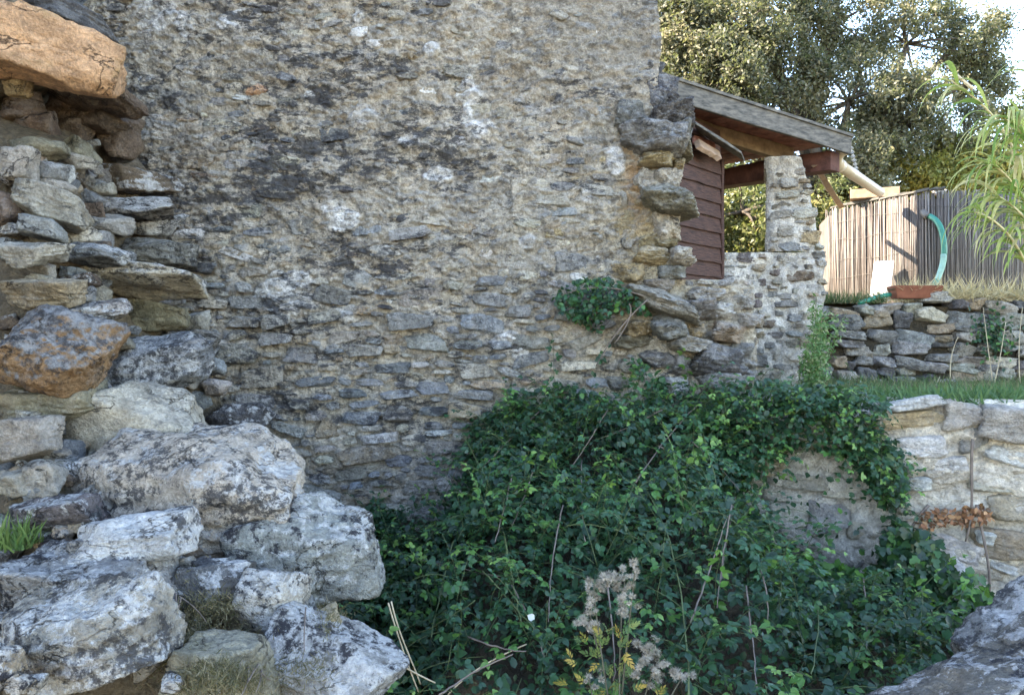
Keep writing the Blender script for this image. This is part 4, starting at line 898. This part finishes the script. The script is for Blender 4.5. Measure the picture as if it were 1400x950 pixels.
for (poly, n, lab) in [([(860, 495), (880, 488), (890, 510), (870, 520)], 30, 'tiny green sprig on the house wall just below the ledge'), ([(880, 520), (905, 515), (915, 540), (890, 545)], 60, 'leafy sprig rising from the brambles against the pale wall foot')]:
    Pq = curtain(poly, n*3, 'house', .03, .2)
    sp = thing('bramble_sprig', Pq.mean(0), lab, 'bramble')
    o = leaf_obj('leaf_mass', Pq, g, np.array([0, -.8, .5]), g.uniform(.025, .05, len(Pq)), M_brA, sp, rnd=np.clip(g.normal(.7, .15, len(Pq)), 0, .97), wid=1.2); o['kind'] = 'stuff'
    m = MB(); m.tube(bez([Pq.mean(0)+np.array([0, .05, -.1]), Pq.mean(0)+np.array([.02, 0, 0]), Pq.mean(0)+np.array([-.02, -.02, .1])], 8), .003, .002, 5); m.build('cane', M_gstem, sp, True)
# ivy at the right
iv = thing('ivy', at(1290, 790, 4.1), 'glossy ivy patch creeping over the foot of the pale retaining wall', 'ivy')
C = [curtain([(1210, 730), (1250, 715), (1280, 740), (1300, 780), (1330, 785), (1380, 830), (1330, 850), (1250, 850), (1200, 840), (1190, 780)], 1500, 'ret', .10, .34), curtain([(1055, 790), (1100, 760), (1140, 770), (1200, 785), (1180, 820), (1120, 800), (1060, 815)], 420, 'ret', .12, .3),
     curtain([(1180, 620), (1230, 610), (1238, 660), (1220, 690), (1200, 680)], 200, 'ret', .06, .2)]
Pi = np.vstack(C); r_i = np.clip(g.normal(.4, .25, len(Pi))+.35*(visible(Pi)[0] > 1310), 0, 1); r_i[len(C[0]):len(C[0])+len(C[1])] += .4
o = leaf_obj('leaf_mass', Pi, g, np.array([0, -.9, .4]), g.uniform(.03, .07, len(Pi)), M_ivy, iv, T=IVY, Fs=(IVYF,), rnd=r_i.clip(0, 1), spread=.45, down=1.2); o['kind'] = 'stuff'
for pts in ([(1330, 600), (1325, 650), (1335, 700), (1320, 740)], [(1335, 690), (1345, 740), (1360, 790), (1350, 830)], [(1270, 690), (1240, 720), (1220, 780)]):
    Q = []
    for a, b in pts: u, v, Y = ret_uv(a, b); Q.append(at(a, b, Y-.13))
    m = MB(); m.tube(bez(Q, 14), .009, .005, 6); m.build('stem', M_stem, iv, True)
Pd = np.vstack([curtain([(1255, 700), (1300, 698), (1340, 690), (1360, 705), (1330, 718), (1290, 715), (1270, 726), (1258, 715)], 420, 'ret', .08, .17), curtain([(1215, 660), (1230, 660), (1228, 680), (1215, 678)], 20, 'ret', .05, .12)])
o = leaf_obj('dead_leaves', Pd, g, np.array([0, -.9, .4]), g.uniform(.02, .045, len(Pd)), leaf_mat('dead_leaf', 'attr', [(0, (.10, .04, .02)), (.6, (.24, .10, .05)), (1, (.36, .2, .1))], .1, .8), None, spread=.8); o['kind'] = 'stuff'
tag(o, 'brown dead leaves caught on a ledge of the retaining wall', 'dead leaves')
# thistle
th = thing('thistle', at(860, 1000, 2.6), 'dried thistle with fluffy white seed heads standing before the brambles', 'thistle')
M_fluff = leaf_mat('thistle_fluff', 'obj', [(0, (.24, .20, .165)), (1, (.50, .45, .40))], .3, .9); M_thst = simple_mat('thistle_stem', (.085, .08, .055), .3, 20, .8)
M_thl = leaf_mat('thistle_leaf', 'obj', [(0, (.05, .10, .04)), (.6, (.12, .17, .05)), (1, (.40, .27, .06))], .3, .7)
SP = np.array([[-.06, 0, 0], [.06, 0, 0], [0, 1, 0]]); SPF = np.array([[0, 1, 2]])
fl = []
for k in range(4):
    gg = np.random.default_rng(k+5); n = 150; N = gg.normal(size=(n, 3)); D = gg.normal(size=(n, 3)); D[:, 2] = np.abs(D[:, 2])*1.0-.35; D /= np.linalg.norm(D, axis=1)[:, None]; X = np.cross(D, N); X /= np.linalg.norm(X, axis=1)[:, None]
    V, F = leaves(np.zeros((n, 3)), X, D, np.cross(X, D), gg.uniform(.5, 1.1, n), SP, (SPF,)); cv, cf = rock_verts(k+400, 2, dims=(.22, .22, .3), rough=.2)
    fl.append(npmesh('seed_head', np.vstack([V, cv+np.array([0, 0, -.2])]), F+[cf+len(V)], M_fluff, True))
tl_ = []
for k in range(4):
    gg = np.random.default_rng(k+15); n = 7; t = np.linspace(0, .85, n); D = np.stack([np.where(np.arange(n) % 2, .8, -.8)*(1-t*.5), .6+t, gg.normal(size=n)*.2], 1); D[-1] = (0, 1, 0)
    D /= np.linalg.norm(D, axis=1)[:, None]; N = np.tile([0, 0, 1.], (n, 1)); X = np.cross(D, N); X /= np.linalg.norm(X, axis=1)[:, None]
    V, F = leaves(np.stack([0*t, t, 0*t], 1), X, D, np.cross(X, D), .55, DT, (DF,), 1.0); tl_.append(npmesh('leaf', V, F, M_thl, True))
TY = 2.55
tips = [(852, 780), (866, 772), (836, 792), (868, 790), (805, 800), (818, 795), (812, 812), (826, 790), (854, 808), (862, 800), (806, 828), (815, 835), (800, 848), (812, 852), (850, 820), (860, 825), (845, 838), (872, 880), (880, 888), (890, 884), (898, 896), (885, 900), (905, 910), (912, 908), (895, 918), (925, 918), (935, 926), (940, 922), (876, 905), (805, 925), (812, 940), (880, 932), (806, 860), (864, 815), (840, 784), (870, 920), (900, 930), (822, 806)]
base = at(850, 1060, TY+.1)
arms = [[(850, 1060), (845, 940), (846, 860), (855, 785)], [(848, 1060), (830, 940), (815, 860), (812, 800)], [(855, 1060), (870, 980), (890, 920), (905, 890)], [(860, 1060), (900, 990), (925, 930), (938, 920)], [(850, 1060), (820, 990), (808, 950), (805, 925)], [(850, 950), (860, 850), (868, 780)], [(820, 900), (808, 850), (803, 820)]]
for k, a in enumerate(arms):
    m = MB(); m.tube(bez([at(x, y, TY+.04*math.sin(k*2+y*.01)) for x, y in a], 16), .0038, .002, 6); m.build('stem', M_thst, th, True)
for (x, y) in tips+[(a+g.normal()*6, b+g.normal()*7) for a, b in tips*2]:
    o = bpy.data.objects.new('seed_head', fl[int(g.integers(4))]); s = g.uniform(.013, .025)
    o.matrix_world = Matrix.Translation(at(x, y, TY+g.normal()*.035)) @ Quaternion((g.normal(), g.normal(), g.normal()), g.uniform(0, .9)).to_matrix().to_4x4() @ Matrix.Scale(s, 4); link(o, th)
for (x, y, an) in [(800, 878, 40), (822, 866, 70), (830, 862, -60), (815, 895, 30), (825, 905, 160), (855, 895, 190), (850, 885, -30), (842, 930, 180), (838, 915, 200), (788, 905, 60), (775, 935, 70), (795, 930, 40), (860, 855, -40), (900, 945, -40), (855, 905, 170), (825, 880, 0), (848, 870, 20), (830, 945, 120), (868, 945, -70)]:
    for q in range(4):
        o = bpy.data.objects.new('leaf', tl_[int(g.integers(4))]); s = g.uniform(.025, .045)
        o.matrix_world = Matrix.Translation(at(x+g.normal()*3, y+g.normal()*3, TY+g.normal()*.03)) @ Matrix.Rotation(math.pi/2+g.normal()*.5, 4, 'X') @ Matrix.Rotation(R(an+g.normal()*25), 4, 'Z') @ Matrix.Rotation(g.normal()*.6, 4, 'Y') @ Matrix.Scale(s, 4); link(o, th)
# grass
def blades(name, P, h0, h1, cols, lean=.4, w=.06, parent=None, seed=3, matname=None):
    gg = np.random.default_rng(seed); n = len(P); D = np.stack([gg.normal(size=n)*lean, gg.normal(size=n)*lean, np.ones(n)], 1); D /= np.linalg.norm(D, axis=1)[:, None]
    N = gg.normal(size=(n, 3)); X = np.cross(D, N); X /= np.linalg.norm(X, axis=1)[:, None]
    T = np.array([[-w/2, 0, 0], [w/2, 0, 0], [-w*.4, .5, .04], [w*.4, .5, .04], [0, 1, .2]])
    V, F = leaves(P, X, D, np.cross(X, D), gg.uniform(h0, h1, n), T, (np.array([[0, 1, 3, 2]]), np.array([[2, 3, 4]])))
    return add(name, npmesh(name, V, F, leaf_mat(matname or name, 'attr', cols, .3, .7), True, attrs={'rnd': np.repeat(gg.random(n), 5)}), parent)
GR = [(0, (.025, .055, .022)), (.5, (.05, .09, .035)), (.8, (.11, .12, .05)), (1, (.28, .24, .13))]
n = 6500; x = g.uniform(1.6, 5.6, n); y = 4.62+2.4*g.random(n)**.8; P = np.stack([x, y, ZT+.0*x], 1)
k = (y > RA.y+RU.y/RU.x*(x-RA.x)+.1) & (n3(x, y, 2.5, 5) > -.2+.5*g.random(n)-.25); P = P[k]
o = blades('terrace_grass', P, .03, .13, GR, .5, .05); tag(o, 'short grass and weeds on the terrace below the dry stone wall', 'grass', kind='stuff')
n = 1800; x = g.uniform(2.2, 3.3, n); y = g.uniform(4.2, 4.9, n); P = np.stack([x, y, ZT-.0*x], 1); P = P[(y > RA.y+RU.y/RU.x*(x-RA.x)-.02)]
o = blades('edge_grass', P, .05, .13, [(0, (.03, .09, .04)), (1, (.10, .17, .06))], .9, .12, seed=8); tag(o, 'green weeds along the top edge of the retaining wall', 'weeds', kind='stuff')
x = g.uniform(2.85, 3.6, 900); P = np.stack([x, g.uniform(7.0, 7.25, 900), 2.03+0*x], 1); o = blades('wall_top_grass', P, .05, .16, GR, .5, .06, seed=4); tag(o, 'green grass on the left end of the dry stone wall', 'grass', kind='stuff')
n = 1500; x = np.concatenate([g.uniform(3.9, 5.6, n), g.uniform(3.75, 4.3, 400)]); n = len(x); P = np.stack([x, g.uniform(6.98, 7.5, n), 2.04+.05*g.random(n)], 1); P = P[(P[:, 1] > 7.14) | (P[:, 0] < 3.6) | (P[:, 0] > 4.2)]
o = blades('straw_grass', P, .10, .34, [(0, (.40, .30, .16)), (.6, (.55, .43, .25)), (1, (.66, .55, .36))], 1.3, .035, seed=5); tag(o, 'dry straw coloured grass heaped along the dry stone wall top', 'dry grass', kind='stuff')
P = np.stack([g.uniform(3.75, 4.2, 160), g.uniform(7.03, 7.13, 160), np.full(160, 2.12)], 1); o = blades('dry_grass', P, .06, .2, [(0, (.40, .30, .16)), (1, (.6, .5, .32))], 1.3, .035, parent=tr, seed=15); o['kind'] = 'stuff'
x = g.uniform(-.075, .075, 150); P = np.array(at(10, 742, 2.55))[None]+np.stack([x, g.uniform(-.05, .08, 150), -.02+0*x], 1); o = blades('grass_tuft', P, .06, .15, [(0, (.06, .13, .03)), (1, (.17, .24, .07))], .5, .07, seed=6); tag(o, 'green grass tuft between boulders at the left edge', 'grass')
# dry moss and root fibres on the lower boulders
Pm = []
for (px, py, rx, ry, n) in [(255, 870, 45, 60, 1900), (330, 905, 50, 45, 1500), (400, 925, 70, 30, 1500), (448, 850, 22, 20, 700), (285, 930, 60, 30, 1200), (300, 830, 40, 20, 500)]:
    n = n*2; a = g.normal(size=(n, 2))*.5; qx, qy = px+a[:, 0]*rx, py+a[:, 1]*ry; Y = dep(qx, qy)-.03+g.normal(size=n)*.05
    Pm.append(np.stack([(qx-700)/1000*Y, Y, EYE-(qy-475)/1000*Y], 1))
o = blades('dry_moss', np.vstack(Pm), .008, .03, [(0, (.05, .042, .025)), (.6, (.12, .095, .05)), (1, (.24, .2, .13))], 1.2, .11, seed=7); tag(o, 'brown dry moss clinging to the lower boulders', 'moss', kind='stuff')
mroot = thing('dry_roots', at(250, 830, 2.2), 'pale dry root fibres trailing over the mossy boulders', 'roots')
for k, pts in enumerate([[(240, 810), (245, 840), (232, 865)], [(245, 815), (270, 830), (282, 850)], [(330, 880), (350, 920), (330, 950)], [(350, 890), (365, 915), (350, 945)], [(418, 830), (415, 870), (416, 890)], [(318, 890), (340, 905), (370, 930)], [(340, 930), (355, 900), (372, 890)], [(248, 816), (240, 845), (238, 870)]]):
    m = MB(); m.tube(bez([at(a, b, float(dep(a, b))-.12) for a, b in pts], 10), .0028, .0016, 5); m.build('root', M_stem, mroot, True)
# tall weed at the corner of the pier
wd = thing('tall_weed', at(1110, 530, 5.5), 'tall feathery green weed growing at the foot of the pier', 'weed')
Pw = []
for k in range(9):
    a, b = at(1108+g.normal()*8, 530, 5.5+g.normal()*.08), at(1118+g.normal()*14, 405+abs(g.normal())*30, 5.5+g.normal()*.1); pth = bez([a, (a+b)/2+Vector((g.normal()*.03, 0, 0)), b], 10)
    m = MB(); m.tube(pth, .004, .002, 5); m.build('stem', M_gstem, wd, True); t = g.random(230); i0 = (t*8.99).astype(int); Pw.append(np.array(pth)[i0]+g.normal(size=(230, 3))*.028)
o = leaf_obj('leaf_mass', np.vstack(Pw), g, np.array([0, -.5, .5]), g.uniform(.02, .05, 9*230), leaf_mat('weed_leaf', 'attr', [(0, (.05, .13, .04)), (.7, (.11, .22, .07)), (1, (.3, .32, .18))], .3, .6), wd, T=DT, Fs=(DF,), spread=1); o['kind'] = 'stuff'
Pw = np.stack([g.normal(4.55, .10, 260), 6.95-g.random(260)*.08, g.normal(1.72, .11, 260)], 1)
o = leaf_obj('creeper', Pw, g, np.array([0, -.8, .5]), g.uniform(.03, .06, 260), M_brA, None); tag(o, 'small dark creeper growing on the face of the dry stone wall', 'creeper')

# giant reed
M_rl = leaf_mat('reed_leaf', 'obj', [(0, (.12, .21, .045)), (.4, (.26, .33, .08)), (.75, (.44, .41, .17)), (1, (.55, .47, .28))], .4, .5); M_cane = simple_mat('reed_cane', (.48, .40, .22), .3, 12, .6)
gr = thing('giant_reed', Vector((4.95, 6.9, ZU)), 'giant reed with long arching yellow green leaves at the right edge', 'reed plant')
def ribbon(p, d, ln, w, droop, gg):
    n = 12; V = []; q = np.array(p, float); d = np.array(d, float); d /= np.linalg.norm(d); side = np.cross(d, [0, 0, 1]); side /= np.linalg.norm(side)+1e-9
    side = side*math.cos(gg.normal()*.5)+np.array([0, 0, 1])*gg.normal()*.3
    for k in range(n):
        t = k/(n-1); ww = w*(.55+1.2*t if t < .35 else .97*(1-((t-.35)/.65)**1.6)+.03)/1
        nrm = np.cross(side, d); V += [q-side*ww, q+nrm*ww*.3*-1, q+side*ww]; d = d+np.array([0, 0, -droop/n*(1+2*t)]); d /= np.linalg.norm(d); q = q+d*ln/n
    F = [[k*3+j, k*3+j+1, k*3+j+4, k*3+j+3] for k in range(n-1) for j in (0, 1)]
    return V, np.array(F)
def reedcane(pts, Y, nl, t0, seed, ln=(.5, .8), w=.022, mid='leaf', side=None):
    gg = np.random.default_rng(seed); pth = bez([at(a-18, b, Y+c) for a, b, c in pts], 24); m = MB(); m.tube(pth, .014, .006, 8); m.build('cane', M_cane, gr, True)
    for k in range(nl):
        t = t0+(1-t0)*(k+gg.random())/nl; p = pth[min(23, int(t*23))]; tan = pth[min(23, int(t*23)+1)]-pth[max(0, int(t*23)-1)]; tan = tan/(np.linalg.norm(tan)+1e-9)
        s = (-1 if k % 2 else 1) if side is None else side(k); d = tan*.7+np.array([s*gg.uniform(.3, .9), gg.normal()*.4, .25+gg.random()*.3])
        V, F = ribbon(p, d, gg.uniform(*ln), w*gg.uniform(.9, 1.4), gg.uniform(1.3, 2.4), gg); o = MB().add(V, F).build('leaf', M_rl, gr, True)
    return pth
lf = lambda k: -1 if k % 4 else .5
pth = reedcane([(1450, 400, .3), (1430, 200, .2), (1380, 150, 0), (1345, 130, 0), (1318, 110, 0)], 6.4, 14, .45, 1, (.38, .6), .017, side=lf)
m = MB(); tipp = bez([at(1330, 122, 6.4), at(1310, 105, 6.4), at(1294, 90, 6.38)], 8); m.tube(tipp, .018, .006, 6); m.build('plume', simple_mat('reed_plume', (.5, .42, .3), .3, 60, .9), gr, True)
for k, (pts, nl, t0, ln) in enumerate([([(1460, 400, .3), (1450, 240, .1), (1420, 170, 0), (1395, 165, -.1)], 24, .4, (.4, .75)), ([(1470, 420, .4), (1440, 300, .2), (1400, 230, 0), (1370, 225, 0)], 26, .35, (.4, .7)), ([(1480, 420, .2), (1450, 320, 0), (1410, 280, -.1), (1375, 265, -.1)], 26, .3, (.4, .65)),
        ([(1440, 420, .1), (1420, 340, 0), (1390, 300, -.2), (1350, 290, -.2)], 20, .3, (.3, .55)), ([(1500, 420, .5), (1480, 200, .5), (1450, 100, .4)], 18, .4, (.5, .8)), ([(1430, 420, .5), (1415, 300, .4), (1400, 200, .3)], 14, .4, (.4, .6))]):
    reedcane(pts, 6.3, int(nl*1.6), t0, 10+k, ln, .0155, side=lf)
# slender dry grass stalks in front of the dry wall
sk = thing('grass_stalks', at(1360, 530, 6.2), 'slender pale grass stalks standing before the dry stone wall', 'grass stalks')
for pts in ([(1358, 530), (1350, 470), (1344, 420)], [(1358, 530), (1368, 490), (1375, 440)], [(1300, 520), (1296, 490), (1310, 460)], [(1395, 525), (1390, 480), (1398, 420)], [(1262, 560), (1275, 535), (1285, 515)]):
    m = MB(); m.tube(bez([at(a, b, 6.2) for a, b in pts], 10), .0045, .002, 5); m.build('stalk', M_straw, sk, True)

# ================================================================== TREES
M_bark = simple_mat('bark', (.09, .075, .06), .4, 10, .95, (1, 1, .4), bump=.03)
OAK = [(0, (.055, .06, .042)), (.5, (.11, .105, .068)), (.85, (.17, .15, .09)), (1, (.24, .20, .12))]
YEL = [(0, (.10, .12, .03)), (.5, (.22, .2, .05)), (1, (.42, .33, .07))]
def tree(label, base, blobs, nleaf, cols, size, seed, trunk_r=.25, name='tree', density=1., mats=None, limb=True, sz=(.06, .12)):
    gg = np.random.default_rng(seed); t = thing(name, base, label, 'tree'); bx = np.array(base)
    top = np.array([b[:3] for b in blobs]).mean(0); m = MB(); fork = bx+(top-bx)*.45+np.array([gg.normal()*.2, 0, 0])
    m.tube(bez([bx, bx+(fork-bx)*.5+np.array([.15, 0, 0]), fork], 10), trunk_r, trunk_r*.7, 10); m.build('trunk', M_bark, t, True)
    C, r = [], []
    for (x, y, z, rx, ry, rz, wgt) in blobs:
        e = np.array([x, y, z]); m = MB(); m.tube(bez([fork-(fork-bx)*.1, (fork+e)/2+gg.normal(size=3)*.3, e], 10), trunk_r*.45, .04, 7)
        sub = gg.normal(size=(int(26*wgt), 3)); sub /= np.linalg.norm(sub, axis=1)[:, None]; sub *= gg.uniform(.35, 1, (len(sub), 1))**.6; sub = e+sub*np.array([rx, ry, rz])
        for s_ in sub[:14]: m.tube(bez([e, (e+s_)/2+gg.normal(size=3)*.12, s_], 6), .03, .008, 5)
        m.build('limb', M_bark, t, True)
        for s_ in sub:       # leafy twigs gathered in clumps, gaps between them
            k = int(nleaf*wgt/len(sub)/sum(b[6] for b in blobs)*1.0); rr = gg.uniform(.16, .36)*(rx+rz)/2
            nt = max(3, k//22); tw = gg.normal(size=(nt, 3))*rr*np.array([.55, .55, .45])+s_
            ids = gg.integers(0, nt, k); ax = gg.normal(size=(nt, 3))+np.array([0, 0, .6]); ax /= np.linalg.norm(ax, axis=1)[:, None]
            Pn = tw[ids]+ax[ids]*gg.uniform(-.22, .22, (k, 1))*size+gg.normal(size=(k, 3))*.042*size
            C.append(Pn); r.append(np.clip(gg.normal(.45, .2)+gg.normal(size=k)*.16, 0, 1))
    P = np.vstack(C); rn = np.concatenate(r)
    o = leaf_obj('crown', P, gg, np.array([0, 0, .6]), gg.uniform(sz[0], sz[1], len(P))*size, leaf_mat('crown_leaf', 'attr', cols, .3, .5), t, T=DT, Fs=(DF,), spread=1.0, rnd=rn, wid=1.15)
    return t
def B(px, py, Y, rx, rz, w=1, ry=None): p = at(px, py, Y); return (p.x, p.y, p.z, rx/1000*Y, (ry or rx)/1000*Y*.8, rz/1000*Y, w)
tree('large grey green holm oak rising behind the shed roof', Vector((5.2, 13.2, 2.2)),
     [B(955, 70, 12.5, 62, 75, 1.5), B(990, 180, 12.6, 70, 60, 1.0), B(1040, 20, 13, 80, 90, 1.5), B(1065, 130, 12.8, 80, 65, 1.3), B(1145, 30, 13.2, 70, 70, 1.1), B(1160, 140, 12.8, 85, 70, 1.4), B(1240, 60, 13.5, 80, 55, 1.1), B(1240, 170, 13, 80, 60, 1.2), B(1310, 60, 14, 60, 45, .8), B(1335, 110, 14, 45, 45, .6), B(1320, 190, 13.5, 70, 45, .8), B(1180, 235, 12.6, 70, 45, .9), B(960, -60, 13, 90, 70, 1.2), B(1100, -70, 13.5, 90, 60, 1.0), B(925, 130, 12.4, 36, 60, .9), B(925, 40, 12.2, 40, 60, 1.2), B(985, 100, 12.0, 60, 60, 1.2), B(1010, 40, 12.2, 60, 60, 1.0)], 165000, OAK, 1.0, 3, .32, 'holm_oak', sz=(.05, .095))
tree('yellowing shrubby tree lit from behind the reed tank', Vector((7.2, 14, 2.2)), [B(1240, 245, 13.5, 90, 40, 1), B(1330, 235, 13.5, 80, 45, 1), B(1420, 190, 14, 50, 70, .8), B(1400, 270, 13.5, 60, 50, .6), B(1150, 280, 13.2, 60, 40, .8)], 30000, YEL, 1.0, 5, .12, 'young_tree', sz=(.07, .12))
tree('olive leaved tree seen through the opening below the shed roof', Vector((3.5, 11.0, 2.1)), [B(1015, 290, 10.5, 60, 55, 1), B(990, 350, 10.5, 50, 35, .6), B(1050, 340, 10.6, 50, 40, .6), B(1120, 300, 11, 40, 70, .9), B(1130, 380, 11, 40, 40, .5)], 22000, [(0, (.05, .06, .025)), (.6, (.12, .12, .04)), (1, (.34, .28, .1))], .9, 6, .14, 'olive_tree', sz=(.06, .11))
hr = [B(px, 330-40*(q % 3), 19+q % 4, 90, 80, 1) for q, px in enumerate(range(900, 1500, 60))]
tree('dark dense tree belt mass standing farther back behind the oak', Vector((9, 19.5, 2.4)), hr, 26000, [(0, (.03, .045, .02)), (1, (.08, .09, .04))], 1.7, 9, .2, 'evergreen_tree', sz=(.09, .15))
